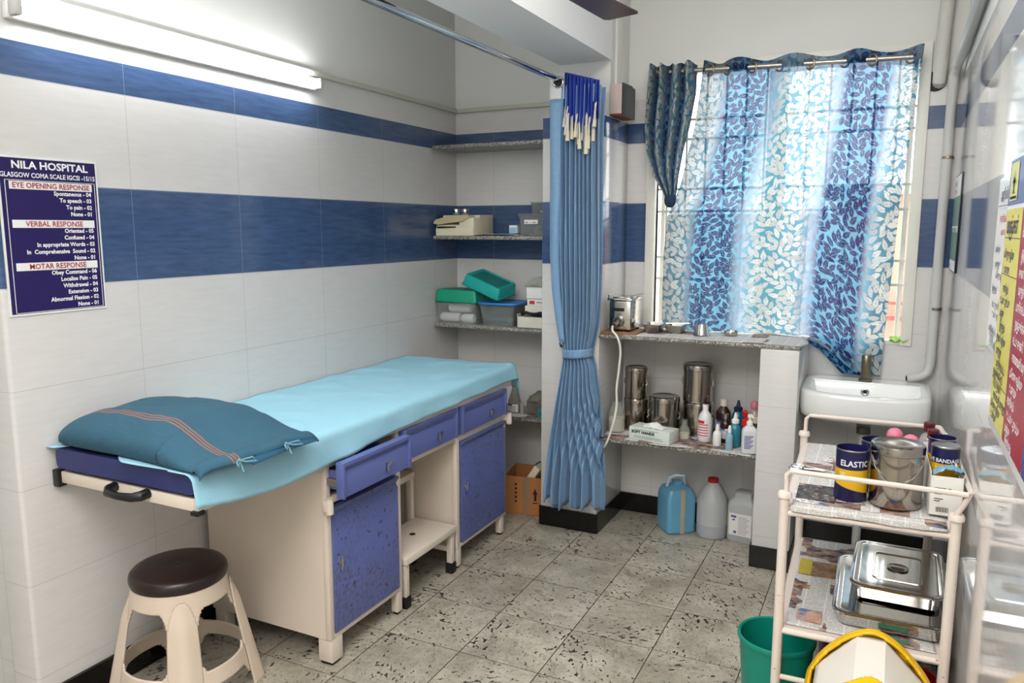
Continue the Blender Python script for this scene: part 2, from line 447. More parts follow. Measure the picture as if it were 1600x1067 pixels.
# ------------------------------------------------------------------ window
wf = MB()
fx0, fx1, fz0, fz1 = WX0, WX1, WZ0, WZ1
for a, b, c, d in ((fx0 - .012, fx0 + .035, fz0, fz1 + .012), (fx1 - .035, fx1 + .012, fz0, fz1 + .012)): wf.box(a, b, -.012, .06, c, d, .003)
wf.box(fx0 + .035, fx1 - .035, -.010, .06, fz1 - .035, fz1 + .012, .003); wf.box(fx0 + .035, fx1 - .035, .0, .06, fz0, fz0 + .02, .003)
win = struct(wf, 'window_1', M_grillep, 'white framed window with a steel bar grille behind the leaf curtain', 'window')
g = MB()
for i in range(12): 
    x = fx0 + .035 + i * .0965 + .04
    if x < fx1 - .04: g.box(x - .005, x + .005, .075, .087, fz0, fz1)
for z in (2.10, 2.003, 1.752, 1.638, 1.400, 1.287): g.box(fx0, fx1, .068, .076, z - .006, z + .006)
g.build('window_grille', M_grillep, win)
cs = MB()     # open casement leaf edges beside the grille
for x in (fx0 + .04, fx1 - .062): cs.box(x, x + .022, .10, .135, fz0 + .02, fz1 - .04, .004)
cs.box(1.72, 1.80, .10, .135, fz0 + .02, fz1 - .04, .004)
cs.build('window_casement', M_grillep, win)
gl = NT('window_glass'); gl.b.inputs['Alpha'].default_value = .08; gl.b.inputs['Roughness'].default_value = .03
gl.link(gl.mix(gl.noise(gl.pos(), 3), lin((220, 232, 238)), lin((236, 244, 248))), gl.b.inputs['Base Color'])
mb = MB(); mb.box(fx0 + .08, 1.725, .115, .119, fz0 + .02, fz1 - .04); mb.box(1.795, fx1 - .08, .115, .119, fz0 + .02, fz1 - .04); mb.build('window_pane', gl.m, win)

# outside: neighbouring building and planting, as the gap at the right of the curtain shows
bm_ = P('pink_plaster', (178, 140, 120), .9, var=.1, vscale=3)
ext = thing('neighbour_house', 'pale pink plastered house outside beyond the window', 'building', (3.4, 3.4, -1.0))
mb = MB(); mb.box(1.9, 5.5, 2.6, 4.2, -1.0, 1.80); mb.build('house_wall', bm_, ext)
mb = MB(); mb.box(1.8, 5.6, 2.45, 4.3, 1.80, 1.87); mb.build('roof_edge', P('grey_concrete', (150, 146, 140), .9), ext)
M_dg = P('dark_glass', (70, 60, 58), .2)
for x in (2.55, 3.4, 4.2): MB().box(x, x + .35, 2.585, 2.6, .55, 1.15).build('house_window', M_dg, ext)
mb = MB(); mb.box(2.2, 5.0, 2.50, 2.53, .86, .89); mb.box(2.2, 5.0, 2.50, 2.53, .98, 1.0); 
mb.build('railing', P('red_rail', (150, 70, 60), .5), ext)
tag(MB().box(-3, 2.02, 2.2, 2.4, -1.0, 1.66, .01).build('yard_wall', P('pale_yard_plaster', (186, 182, 174), .9, var=.08, vscale=4)), 'pale yard wall outside the left half of the window', 'wall', kind='structure')
tag(MB().box(-3, 8, .15, 8, -1.1, -1.0).build('yard', P('yard_ground', (178, 170, 158), .9)), 'pale ground outside the window', 'ground', kind='structure')

# ------------------------------------------------------------------ tube light on the left wall
tl = thing('tube_light', 'lit white fluorescent tube batten high on the left wall', 'light', (0, -1.9, 2.165))
mb = MB(); mb.box(.001, .028, -2.555, -1.245, 2.142, 2.188, .004); mb.build('batten', M_white, tl)
em = NT('lit_tube'); em.b.inputs['Base Color'].default_value = (1, 1, 1, 1)
em.b.inputs['Emission Color'].default_value = (.96, .99, 1, 1); em.b.inputs['Emission Strength'].default_value = 32.0
mb = MB(); mb.tube([(.045, -2.53, 2.168), (.045, -1.26, 2.168)], .017, 14); mb.build('tube', em.m, tl)
M_cap = P('grey_end_cap', (190, 188, 184), .5)
for y0, y1 in ((-2.555, -2.532), (-1.258, -1.242)): MB().box(.0285, .064, y0, y1, 2.146, 2.190, .006).build('end_cap', M_cap, tl)

# ------------------------------------------------------------------ coma scale poster
py0, py1, pz0, pz1 = -2.612, -2.300, 1.292, 1.760
po = thing('wall_poster', 'dark blue poster headed NILA HOSPITAL listing coma scale responses on left wall', 'poster', (0, -2.456, pz0))
mb = MB(); mb.box(.0005, .004, py0, py1, pz0, pz1); mb.build('poster_sheet', P('poster_white_edge', (226, 226, 222), .4), po)
mb = MB(); e = .006; mb.quad((.0045, py0 + e, pz0 + e), (.0045, py1 - e, pz0 + e), (.0045, py1 - e, pz1 - e), (.0045, py0 + e, pz1 - e)); mb.build('blue_panel', P('poster_blue', (34, 22, 84), .35, var=.05), po)
PH = pz1 - pz0
def pz(f): return pz1 - PH * f
mb = MB()
by0, by1 = py0 + .030, py1 - .022
for a, b, c, d in ((by0 - .012, by1 + .010, pz(.150), pz(.147)), (by0 - .012, by1 + .010, pz(.983), pz(.980)), (by0 - .012, by0 - .010, pz(.983), pz(.147)), (by1 + .0085, by1 + .0105, pz(.983), pz(.147))):
    mb.quad((.005, a, c), (.005, b, c), (.005, b, d), (.005, a, d))
for f in (.178, .419, .690): mb.quad((.005, by0, pz(f + .026)), (.005, by1, pz(f + .026)), (.005, by1, pz(f - .024)), (.005, by0, pz(f - .024)))
mb.build('white_band', P('poster_white', (228, 228, 226), .5, var=.02), po)
R_, U_ = (0, 1, 0), (0, 0, 1); cy_ = (py0 + py1) / 2 + .004
M_lw = P('lettering_white', (236, 236, 236), .5); M_lr = P('lettering_red', (158, 28, 36), .5)
def lettering(m, mat): m.build('lettering', mat, po, ang=0, merge=False)
lettering(MB().text('NILA HOSPITAL', .0305, (.0052, cy_, pz(.075)), R_, U_, 'CENTER', .0009, 1.12), M_lw)
lettering(MB().text('GLASGOW COMA SCALE IGCSI -15/15', .0196, (.0052, cy_ - .006, pz(.130)), R_, U_, 'CENTER', .0004, .90), M_lw)
for blk in (((.222, 'Spontaneous - 04'), (.265, 'To speech - 03'), (.309, 'To pain - 02'), (.353, 'None - 01')),
            ((.463, 'Oriented - 05'), (.507, 'Confused - 04'), (.552, 'In appropriate Words - 03'), (.597, 'In  Comprehensive  Sound - 02'), (.641, 'None - 01')),
            ((.735, 'Obey Command - 06'), (.779, 'Localise Pain - 05'), (.823, 'Withdrawal - 04'), (.866, 'Extension - 03'), (.910, 'Abnormal Flexion - 02'), (.953, 'None - 01'))):
    m = MB()
    for f, s_ in blk: m.text(s_, .0178, (.0052, by1 - .004, pz(f + .014)), R_, U_, 'RIGHT', .0005, .98)
    lettering(m, M_lw)
for f, s_ in ((.178, 'EYE OPENING RESPONSE'), (.419, 'VERBAL RESPONSE'), (.690, 'MOTAR RESPONSE')):
    lettering(MB().text(s_, .0222, (.0056, (by0 + by1) / 2, pz(f + .017)), R_, U_, 'CENTER', .0004, .98), M_lr)

# ------------------------------------------------------------------ examination couch
bed = thing('examination_couch', 'cream metal examination couch with blue drawers and doors along left wall', 'bed', (.33, -1.5, 0))
BX = .615
def wbox(*a, bev=.003): return MB().box(*a, bev)
cab = MB()                                       # carcass panels
cab.box(.04, BX - .004, -1.972, -1.958, .10, .765); cab.box(.04, BX - .004, -1.545, -1.533, .10, .765)
cab.box(.04, BX - .004, -1.075, -1.063, .10, .765); cab.box(.04, BX - .004, -.612, -.600, .10, .765)
cab.box(.04, .052, -1.958, -1.545, .10, .765); cab.box(.04, .052, -1.063, -.612, .10, .765)
cab.box(.052, BX - .004, -1.958, -1.545, .10, .112); cab.box(.052, BX - .004, -1.063, -.612, .10, .112)
cab.box(.052, BX - .02, -1.958, -.612, .612, .622)
for y0, y1 in ((-1.974, -1.950), (-1.552, -1.526), (-1.085, -1.058), (-.618, -.592)): cab.box(BX - .022, BX, y0, y1, .10, .768, .002)
for y0, y1 in ((-1.95, -1.552), (-1.058, -.618)): cab.box(BX - .022, BX, y0, y1, .10, .118, .002); cab.box(BX - .022, BX - .002, y0, y1, .600, .628, .002)
cab.box(BX - .022, BX - .002, -1.526, -1.085, .608, .630, .002)
cab.build('cabinet_body', M_wpaint, bed)
fr = MB()
fr.box(.012, .028, -2.515, -.56, .765, .80, .002); fr.box(.612, .632, -2.02, -.56, .768, .802, .002)
fr.box(.612, .630, -2.525, -2.02, .768, .806, .002)
fr.box(.028, .612, -2.520, -2.500, .765, .802, .002); fr.box(.028, .612, -.58, -.56, .765, .80, .002)
fr.box(.028, .612, -2.50, -.58, .786, .798)
fr.box(.60, .616, -2.02, -1.90, .735, .745); fr.prism([(-2.06, .766), (-1.975, .72), (-1.975, .732), (-2.045, .768)], .016, 'x', .594)
fr.build('couch_frame', M_wpaint, bed)
ma = MB()
def mattress(u, v):
    pts = rrect(.022, .618, .80, .862, .018, 4); k = int(round(u * (len(pts)))) % len(pts)
    y = -2.525 + v * 1.975; x, z = pts[k]
    return (x, y, z + .014 * smooth((-1.95 - y) / .55))
n_ = len(rrect(0, 1, 0, 1, .1, 4))
ma.grid(mattress, n_, 24, closeu=True)
for y in (0, 1): ma.poly([mattress(i / n_, y) for i in range(n_)])
ma.build('mattress', M_navy, bed)
def drawer(y0, y1, x, z0=.636, z1=.768, body=0):
    d = MB(); f = x - .020
    # pressed steel front with an overhanging lip along the top and a recessed panel edge
    prof = [(f, z0), (x, z0), (x + .004, z0 + .075), (x - .006, z0 + .092), (x + .012, z1 - .012), (x + .012, z1), (f, z1)]
    d.prism([(p[0], p[1]) for p in prof], y1 - y0 - .012, 'y', y0 + .006)
    for ya in (y0, y1 - .012): d.box(f, x + .013, ya, ya + .012, z0, z1, .003)
    o = d.build('drawer', M_bluep, bed)
    if body:
        b = MB(); b.box(x - .30, f, y0 + .03, y0 + .04, z0 + .02, z1 - .04); b.box(x - .30, f, y1 - .04, y1 - .03, z0 + .02, z1 - .04); b.box(x - .30, f, y0 + .04, y1 - .04, z0 + .02, z0 + .03)
        b.build('drawer_box', M_bluep, o)
        b = MB(); b.box(BX - .1, f, y0 + .018, y0 + .03, z0 + .035, z0 + .06); b.build('slide_rail', M_steel2, o)
    ym = (y0 + y1) / 2 + .06; l = MB(); zc = z0 + .042
    l.prism([(ym - .014, zc - .016), (ym + .030, zc + .016), (ym - .014, zc + .018)], .006, 'x', x + .0035)
    l.box(x + .0095, x + .018, ym - .014, ym - .008, zc - .014, zc + .016, .002)
    l.build('latch', M_chrome, o)
drawer(-1.985, -1.572, .690, .640, .766, 1); drawer(-1.530, -1.113, .632); drawer(-1.068, -.634, .632)
def door(y0, y1, z0, z1):
    d = MB(); x = BX + .008
    d.prism([(BX - .018, z0), (x, z0), (x, z1 - .045), (x - .010, z1 - .030), (x + .006, z1 - .008), (x + .006, z1), (BX - .018, z1)], y1 - y0, 'y', y0)
    o = d.build('door', M_bluerust, bed)
    l = MB(); yy = y0 + .032; zc = z0 + (z1 - z0) * .53
    l.prism([(yy - .012, zc + .012), (yy + .012, zc + .032), (yy + .004, zc - .036)], .006, 'x', x); l.box(x + .006, x + .014, yy - .004, yy + .002, zc - .01, zc + .03, .002)
    l.build('latch', M_chrome, o)
door(-1.950, -1.555, .124, .588); door(-1.050, -.612, .120, .600)
def leg(x0, x1, y0, y1, z1=.10):
    o = MB().box(x0, x1, y0, y1, .012, z1, .003).build('leg', M_wpaint, bed)
    MB().box(x0 + .006, x1 - .006, y0 + .006, y1 - .006, 0, .012, .002).build('foot_cap', M_rubber, o)
leg(.552, .614, -1.968, -1.908); leg(.046, .096, -1.968, -1.918)
for y in (-1.558, -.640, -1.078): leg(.580, .612, y, y + .034); leg(.046, .078, y, y + .034)
for y in (-1.982, -.596):
    b = MB(); b.box(BX - .004, BX + .03, y - .014, y + .014, .585, .630, .008); b.tube([(BX + .022, y, .580), (BX + .022, y, .634)], .014, 12); b.build('pole_socket', M_wpaint, bed)
h = MB(); h.tube([(.285, -2.520, .792), (.287, -2.545, .790), (.305, -2.562, .788), (.355, -2.568, .787), (.405, -2.562, .788), (.423, -2.545, .790), (.425, -2.520, .792)], [.015, .015, .013, .011, .013, .015, .015], 10)
h.build('handle', M_bplastic, bed)
c_ = MB(); c_.box(.006, .034, -2.532, -2.502, .752, .808, .004); c_.build('corner_cap', M_bplastic, bed)
c_ = MB(); c_.box(.606, .636, -2.535, -2.505, .758, .772, .004); c_.build('corner_cap', M_bplastic, bed)

# sheet over the couch
hemtab = [(-.53, .800), (-.60, .802), (-1.2, .792), (-1.65, .779), (-2.0, .756), (-2.25, .752), (-2.38, .762), (-2.53, .788)]
def hem(y):
    for (a, b), (c, d) in zip(hemtab, hemtab[1:]):
        if y >= c: return b + (d - b) * (a - y) / (a - c)
    return hemtab[-1][1]
def sheet(u, v):
    y = -2.548 + v * 2.055
    lift = .014 * smooth((-1.95 - y) / .55)
    n1 = mnoise.noise((u * 3.1 + 4, v * 7, .3)); n2 = mnoise.noise((u * 9, v * 13, 2.2)); n3 = mnoise.noise((u * 3 - v * 16, u * 5 + v * 3, 5.5))
    n1, n2, n3 = (q * (1 - .85 * smooth((-2.02 - y) / .08)) for q in (n1, n2, n3))
    top = .8665 + lift + .004 * (n1 + .3) + .004 * max(0, n2) + .015 * max(0, n3) ** 1.3
    L1 = .605; hz = hem(y); drop = .855 - hz
    s = u * (L1 + .05 + drop)
    if s < L1: x, z = .004 + s, top
    elif s < L1 + .05:
        a = (s - L1) / .05 * PI / 2; x, z = .004 + L1 + .030 * math.sin(a), top - .026 * (1 - math.cos(a))
    else:
        k = (s - L1 - .05) / max(drop, .01)
        x = .639 + .010 * k + .006 * math.sin(v * 40) * k * (.4 + .6 * n1) + .008 * n3 * k + .004 * n2 * k; z = (top - .026) + (hz - (top - .026)) * k
    if y > -.535:                       # far end falls over the edge
        q = (y + .535) / .042; z -= q * (.015 + .10 * smooth((u - .35) / .4) * q); y = -.535 + .020 * math.sin(min(1, q) * PI / 2) + .012 * u
    if v < .03 and u < .75:            # wavy head edge, tucked back under the pillow
        y += .006 * math.sin(u * 9) + .006 + (.050 * (1 - v / .03)) * smooth((u - .04) / .06) * smooth((.50 - u) / .16)
    return (x, y, z)
sh = MB(); sh.grid(sheet, 64, 150)
tag(sh.build('bed_sheet', M_sheet, ang=0, solid=.0015, offset=1), 'light blue cotton sheet draped over the examination couch', 'sheet')

# pillow
def pillow_mat():
    t = NT('teal_woven_cotton'); p = t.pos(); x, y, z = t.sep(p)
    wv = t.noise(t.comb(t.math('MULTIPLY', x, 1.0), t.math('MULTIPLY', y, 22.0), 0), 20, 3, .6)
    c = t.mix(wv, lin((30, 68, 88)), lin((50, 94, 114)))
    yw = t.math('ADD', y, t.math('MULTIPLY', t.math('SUBTRACT', t.noise(p, 5, 1), .5), .008))
    for o in (-.140, -.129, -.118): c = t.mix(t.between(yw, o - .0022, o + .0022), c, lin((146, 94, 68)))
    t.link(c, t.b.inputs['Base Color']); t.b.inputs['Roughness'].default_value = .9
    t.bump(t.noise(t.scale(p, (1, 4, 1)), 120, 2), .25, .001)
    return t.m
M_pil = pillow_mat()
pw = thing('pillow', 'teal striped pillow lying on the head end of the couch', 'pillow', (.335, -2.308, .886))
def ptop(s, t_):
    hx = max(0, 1 - max(0, -s) ** 5) ** .5 if s < 0 else 1 - .76 * smooth((s - .28) / .72)
    hy = max(0, 1 - abs(t_) ** 4.6) ** .5
    hn = mnoise.noise((s * 1.8 + 3, t_ * 2.1, 1.7)); h2 = mnoise.noise((s * 6, t_ * 4, 7.7))
    return .104 * hx * hy * (1 + .12 * hn) + .004 * h2 * hy
def pxy(s, t_):
    bow = 1 - .06 * abs(t_) ** 2; bx = .335 * s * (1 - .05 * t_ * t_) + (.012 * t_ if s > .5 else 0)
    return bx, .222 * t_ * (1 - .08 * (1 - abs(s)) ** 1 * .5 - (.10 * max(0, -s) ** 5)) - .015 * smooth(s)
mbp = MB()
def psurf(sign):
    def f(u, v):
        s = -math.cos(u * PI / 2 * 1.0 + 0) if False else (u * 2 - 1 if u > .5 else -math.sin((1 - 2 * u) * PI / 2)); t_ = math.sin((v * 2 - 1) * PI / 2); x, y = pxy(s, t_)
        h = ptop(s, t_)
        if sign > 0: y -= .014 * math.sin(min(1, h / .09) * PI) * smooth((-t_ - .6) / .4); x -= .014 * math.sin(min(1, h / .09) * PI) * smooth((-s - .6) / .4)
        edge = max(0, 1 - abs(t_) ** 4) * (1 if s > -.96 else (1 + s) / .04)
        z = h if sign > 0 else -.004 * edge
        if sign > 0 and s > .995: z = max(z, .006 * edge)
        droop = -.003 * smooth((-t_ - .72) / .28) * smooth((s + .6) / .8)   # near edge sags past the couch end
        return (x, y, z + droop + .006)
    return f
mbp.grid(psurf(1), 60, 44); mbp.grid(psurf(-1), 30, 22)
mbp.build('pillow_case', M_pil, pw, ang=0, local=True)
mouth = MB()
def hemf(u, v):
    t_ = u * 2 - 1; x, y = pxy(1, t_); z = ptop(1, t_) + .006
    k = v; return (x + .030 * math.sin(k * PI * .5) + .004 * math.sin(t_ * 9), y * (1 + .02 * k), z * (1 - k) + (z - .010 - .014 * k) * k + .004)
mouth.grid(hemf, 36, 6)
mouth.build('open_hem', M_pil, pw, ang=0, local=True, solid=.003)
inn = MB()
inn.grid(lambda u, v: (.335 + .012 + .045 * v, -.10 + .27 * u + .01 * math.sin(u * 8), .010 + .006 * math.sin(u * PI) - .008 * v), 20, 4)
inn.build('inner_flap', P('dark_teal_cotton', (28, 74, 100), .95), pw, ang=0, local=True, solid=.002)
for yy in (-.135, .055):
    st = MB(); o_ = Vector((.372, yy, .020))
    for a in (-.5, .5):
        st.tube([o_, o_ + Vector((.022, .030 * a * 2, .006)), o_ + Vector((.034, .034 * a * 2, -.004)), o_ + Vector((.018, .014 * a * 2, -.004)), o_], .0028, 6)
    st.tube([o_, o_ + Vector((.020, -.01, -.008)), o_ + Vector((.036, -.022, -.014)), o_ + Vector((.046, -.026, -.020))], .0026, 6); st.ball(o_, .006)
    st.build('tie_string', P('pale_teal_tape', (98, 140, 156), .9), pw, ang=0, local=True)

# ------------------------------------------------------------------ step stool in the knee space
ss = thing('step_stool', 'cream two-step metal stool with black rubber feet under the couch', 'step stool', (.4, -1.3, 0))
mb = MB(); mb.box(.395, .622, -1.503, -1.098, .190, .222, .004); mb.build('step', M_wpaint, ss)
mb = MB(); mb.tube([(.50, -1.275, .2224), (.50, -1.275, .2232)], .014, 14); mb.build('hand_hole', M_dark, ss)
mb = MB(); mb.box(.130, .400, -1.503, -1.098, .412, .442, .004); mb.build('step', M_wpaint, ss)
for x, y, z in ((.585, -1.497, .19), (.585, -1.130, .19), (.372, -1.497, .412), (.372, -1.130, .412), (.135, -1.497, .412), (.135, -1.130, .412)):
    o = MB().box(x, x + .027, y, y + .027, .045, z, .002).build('leg', M_wpaint, ss)
    MB().box(x - .005, x + .032, y - .005, y + .032, 0, .05, .003).build('rubber_foot', M_rubber, o)
for y in (-1.494, -1.126): MB().box(.16, .585, y, y + .02, .10, .125, .002).build('stretcher', M_wpaint, ss)
MB().box(.376, .396, -1.47, -1.13, .10, .125, .002).build('stretcher', M_wpaint, ss)

# ------------------------------------------------------------------ plastic stool
st0 = (.262, -2.300, 0); A0 = math.radians(-39.5)
sto = thing('plastic_stool', 'beige plastic stool with dark brown round seat at the couch head', 'stool', st0)
mb = MB(); mb.lathe(st0[0], st0[1], [(0, .458), (.006, .456), (.02, .4575), (.12, .456), (.142, .450), (.151, .440), (.153, .424), (.149, .410), (.13, .408), (0, .41)], 48); mb.build('seat', M_brown, sto)
HZ = .412
def legd(th):
    d = (th - A0) / (PI / 2); d = d - round(d); return d * PI / 2
def hwid(z): return (.285 - .03 * (1 - z / HZ)) * (1 if z < .27 else math.sqrt(max(0, 1 - ((z - .27) / .115) ** 2)))
def srad(th, z):
    base = .146 + (.215 - .146) * (1 - z / HZ) ** 1.0
    q = legd(th) / max(.03, .72 * hwid(z) + .002)
    return base + (.010 + .022 * (1 - z / HZ)) * math.exp(-q * q) * smooth((.395 - z) / .10)
def swhere(th, z):
    d = abs(legd(th)); hw = .285 - .03 * (1 - z / HZ)
    if d < hwid(z): return 'leg'
    if d < hw: return 'apron'
    zt = .352 - .05 * max(0, (1 - (d - hw) / .16)) ** 2
    if z > zt: return 'apron'
    zl, zu = .098 - .05 * max(0, 1 - (d - hw) / .2) ** 2, .150 + .03 * max(0, 1 - (d - hw) / .14) ** 2
    if zl < z < zu: return 'ring'
    return None
def stoolpiece(name, test):
    m = MB(); NU, NV = 240, 84
    def fn(u, v): 
        th, z = u * 2 * PI, HZ * v; r = srad(th, z); return (st0[0] + r * math.cos(th), st0[1] + r * math.sin(th), z)
    m.grid(fn, NU, NV, closeu=True, keep=lambda u, v: test(u * 2 * PI, HZ * v))
    for v in [v for v in m.bm.verts if not v.link_faces]: m.bm.verts.remove(v)
    return m.build(name, M_beige, sto, ang=60, solid=.007, offset=-1)
stoolpiece('apron', lambda th, z: swhere(th, z) == 'apron')
for k in range(4):
    stoolpiece('leg', lambda th, z, k=k: swhere(th, z) == 'leg' and abs((th - (A0 + k * PI / 2) + PI) % (2 * PI) - PI) < .5)
stoolpiece('stretcher_ring', lambda th, z: swhere(th, z) == 'ring')

# ------------------------------------------------------------------ curtain rail and blue curtain
tag(MB().tube([(.862, -5.3, 2.214), (.858, -.402, 2.238)], .0135, 16).build('curtain_rail', M_chrome), 'long chrome curtain rail running overhead from the pillar', 'curtain rail')
cur = thing('privacy_curtain', 'blue satin curtain tied back in front of the pillar', 'curtain', (.94, -.50, 0))
def satin():
    t = NT('blue_satin'); p = t.pos()
    n = t.noise(p, 60, 4, .7); c = t.mix(n, lin((92, 130, 168)), lin((120, 158, 192)))
    t.link(c, t.b.inputs['Base Color']); t.b.inputs['Roughness'].default_value = .42
    t.b.inputs['Sheen Weight'].default_value = .3
    t.bump(t.noise(p, 220, 2), .15, .0006)
    return t.m
M_satin = satin()
ctab = [(2.27, .816, 1.060), (2.2, .816, 1.060), (2.02, .816, 1.052), (1.72, .819, 1.054), (1.417, .824, 1.058), (1.261, .835, 1.056), (1.104, .855, 1.050), (.979, .878, 1.022), (.941, .884, 1.014), (.883, .877, 1.035), (.719, .853, 1.060), (.45, .812, 1.084), (.244, .787, 1.094), (.115, .784, 1.092)]
def folds(u, z, n):
    tight = smooth((abs(z - .945) - .02) / .3)
    ph = 2 * PI * (n - 3.0 * smooth((.8 - z) / .5)) * u + 1.2 * math.sin(z * 1.3 + u * 5) 
    return math.sin(ph) * (.014 + .020 * tight + .012 * smooth((.6 - z) / .4)) + .008 * math.sin(2 * PI * n * 2.3 * u + z * 2) * tight
def cloth_front(u, v):
    z = 2.205 - v * (2.205 - .165); z += (.030 * math.sin(u * 17) + .02 * (u - .5)) * smooth((v - .93) / .07)
    l, r = interp(ctab, z); l2 = l + (r - l) * .13 * smooth((z - 1.0) / .25)          # leaves room for the flat leading strip higher up
    x = l2 + (r - l2) * u
    env = math.sqrt(max(0, 1 - (2 * u - 1) ** 2)) if z < 1.05 else (max(0, 1 - (2 * u - 1) ** 6)) ** .5
    y = -.470 - .030 * env - folds(u, z, 9.0) * (.75 + .25 * env)
    return (x, y, z)
def cloth_back(u, v):
    x, y, z = cloth_front(u, v); return (x, max(-.425, -.432 + .2 * (y + .47)), z)
mb = MB(); mb.grid(cloth_front, 150, 90); mb.grid(cloth_back, 40, 40)
mb.build('curtain_cloth', M_satin, cur, ang=0, solid=.002)
mb = MB()
def strip(u, v):
    z = 2.150 - v * (2.150 - 1.0); l, r = interp(ctab, z); w = (r - l) * .27 * (1 - .30 * smooth(v * 1.1))
    return (l + w * u, -.520 - .010 * math.sin(u * PI) + .004 * math.sin(v * 7 + u * 2), z)
mb.grid(strip, 10, 50); mb.build('leading_strip', M_satin, cur, ang=0, solid=.002)
mb = MB(); mb.grid(lambda u, v: (.812 + .080 * u, -.521 - .004 * math.sin(u * PI), 2.262 - .113 * v), 8, 8); mb.build('header_band', P('white_header', (206, 208, 208), .6), cur, ang=0, solid=.002)
mb = MB(); mb.tube([(.860 + .024 * math.cos(a * PI / 10), -.526, 2.226 + .024 * math.sin(a * PI / 10)) for a in range(20)], .005, 8, closed=True); mb.build('eyelet', M_chrome, cur)
mb = MB(); mb.tube([(.860, -.5265, 2.226), (.860, -.5275, 2.226)], .021, 20); mb.build('eyelet_hole', M_dark, cur)
M_royal = P('royal_blue_tape', (38, 62, 158), .7, var=.15, vscale=60)
def tape(u, v):
    x = .894 + .176 * u; topz = 2.268 - .050 * u; bot = 2.075 - .060 * math.sin(u * PI) + .020 * math.sin(u * 23) - .01 * u
    z = topz + (bot - topz) * v + .006 * math.sin(u * 50) * v
    return (x, -.528 + .012 * math.sin(u * 62) + .006 * math.sin(u * 23), z)
mb = MB(); mb.grid(tape, 160, 10); mb.build('heading_tape', M_royal, cur, ang=0, solid=.002)
M_cord = P('cream_cord', (214, 206, 184), .9, var=.08, vscale=80)
for i in range(13):
    u = .03 + i * .073; x, y, z = tape(min(u, .99), 1); ln = random.uniform(.055, .095) + (.05 if i in (8, 9) else 0)
    m = MB(); jx = random.uniform(-.006, .006)
    m.tube([(x, y - .008, z + .05), (x + jx, y - .012, z + .01), (x + jx, y - .013, z - ln * .5)], [.003, .0045, .0055], 6)
    m.tube([(x + jx, y - .013, z - ln * .4), (x + jx * 1.5, y - .014, z - ln)], [.008, .010], 8)
    m.tube([(x - .006, y - .010, z + .045), (x - .007, y - .014, z - ln * .7)], .0018, 5)
    m.build('tassel', M_cord, cur, ang=40)
def tie(u, v):
    a = u * 2 * PI; return (.950 + .074 * math.cos(a), -.470 + .056 * math.sin(a), .965 - .042 * v + .006 * math.cos(a))
mb = MB(); mb.grid(tie, 40, 4, closeu=True); mb.build('tieback', M_satin, cur, ang=0, solid=.004)
mb = MB(); mb.tube([(.88, -.45, .965), (.862, -.47, .972), (.852, -.46, .985)], [.010, .008, .004], 6); mb.build('tie_knot', P('dark_tie', (60, 70, 76), .8), cur)

# ------------------------------------------------------------------ printed leaf pattern (painted to vertices of the window curtains)
def leaf_mask(wm, hm, res, seed, stem_gap=.078, L=.060):
    rs = random.Random(seed); nx, ny = int(wm / res), int(hm / res)
    leaf = np.zeros((ny, nx), np.float32); occ = np.zeros((ny, nx), bool); tone = np.zeros((ny, nx), np.float32)
    def put(cx, cy, ang, ln, wd, tn, tol=.30):
        R = int(ln / res) + 2; ix, iy = int(cx / res), int(cy / res)
        x0, x1, y0, y1 = max(0, ix - R), min(nx, ix + R), max(0, iy - R), min(ny, iy + R)
        if x1 <= x0 or y1 <= y0: return
        Y, X = np.mgrid[y0:y1, x0:x1]; dx = (X + .5) * res - cx; dy = (Y + .5) * res - cy
        a = dx * math.cos(ang) + dy * math.sin(ang); b = -dx * math.sin(ang) + dy * math.cos(ang)
        t = np.clip(a / ln, 0, 1); prof = wd * np.sin(PI * t ** .85) * (1 - .25 * t)
        ins = (a > 0) & (a < ln) & (np.abs(b) < prof)
        big = (a > -.002) & (a < ln + .001) & (np.abs(b) < prof + .0011)
        o = occ[y0:y1, x0:x1]
        if ins.sum() == 0 or (o & ins).sum() > tol * ins.sum(): return
        ins &= ~o; vein = (np.abs(b) < .0005)
        leaf[y0:y1, x0:x1][ins & ~vein] = 1; tone[y0:y1, x0:x1][ins] = tn; o |= big
    for _ in range(int(wm * hm * 260)):                     # sprigs: a bent stem with paired leaves and a tip leaf
        x, y = rs.uniform(0, wm), rs.uniform(0, hm); a = PI / 2 + rs.uniform(-1.15, 1.15); bend = rs.uniform(-.25, .25)
        for k in range(rs.randint(3, 5)):
            for sg in (1, -1): put(x, y, a + sg * rs.uniform(.6, 1.0), L * rs.uniform(.8, 1.05), L * .215 * rs.uniform(.95, 1.15), rs.random(), .16)
            a += bend; x += .027 * math.cos(a); y += .027 * math.sin(a)
        put(x, y, a, L, L * .215, rs.random(), .2)
    for _ in range(int(wm * hm * 5200)): put(rs.uniform(0, wm), rs.uniform(0, hm), rs.uniform(0, 2 * PI), L * rs.uniform(.6, .95), L * .2, rs.random(), .22)
    return leaf, tone
LM, LT = leaf_mask(1.25, 1.6, .0022, 5)
def paint(o, cols):
    at = o.data.color_attributes.new('print', 'FLOAT_COLOR', 'POINT')
    at.data.foreach_set('color', np.ascontiguousarray(cols, np.float32).ravel())
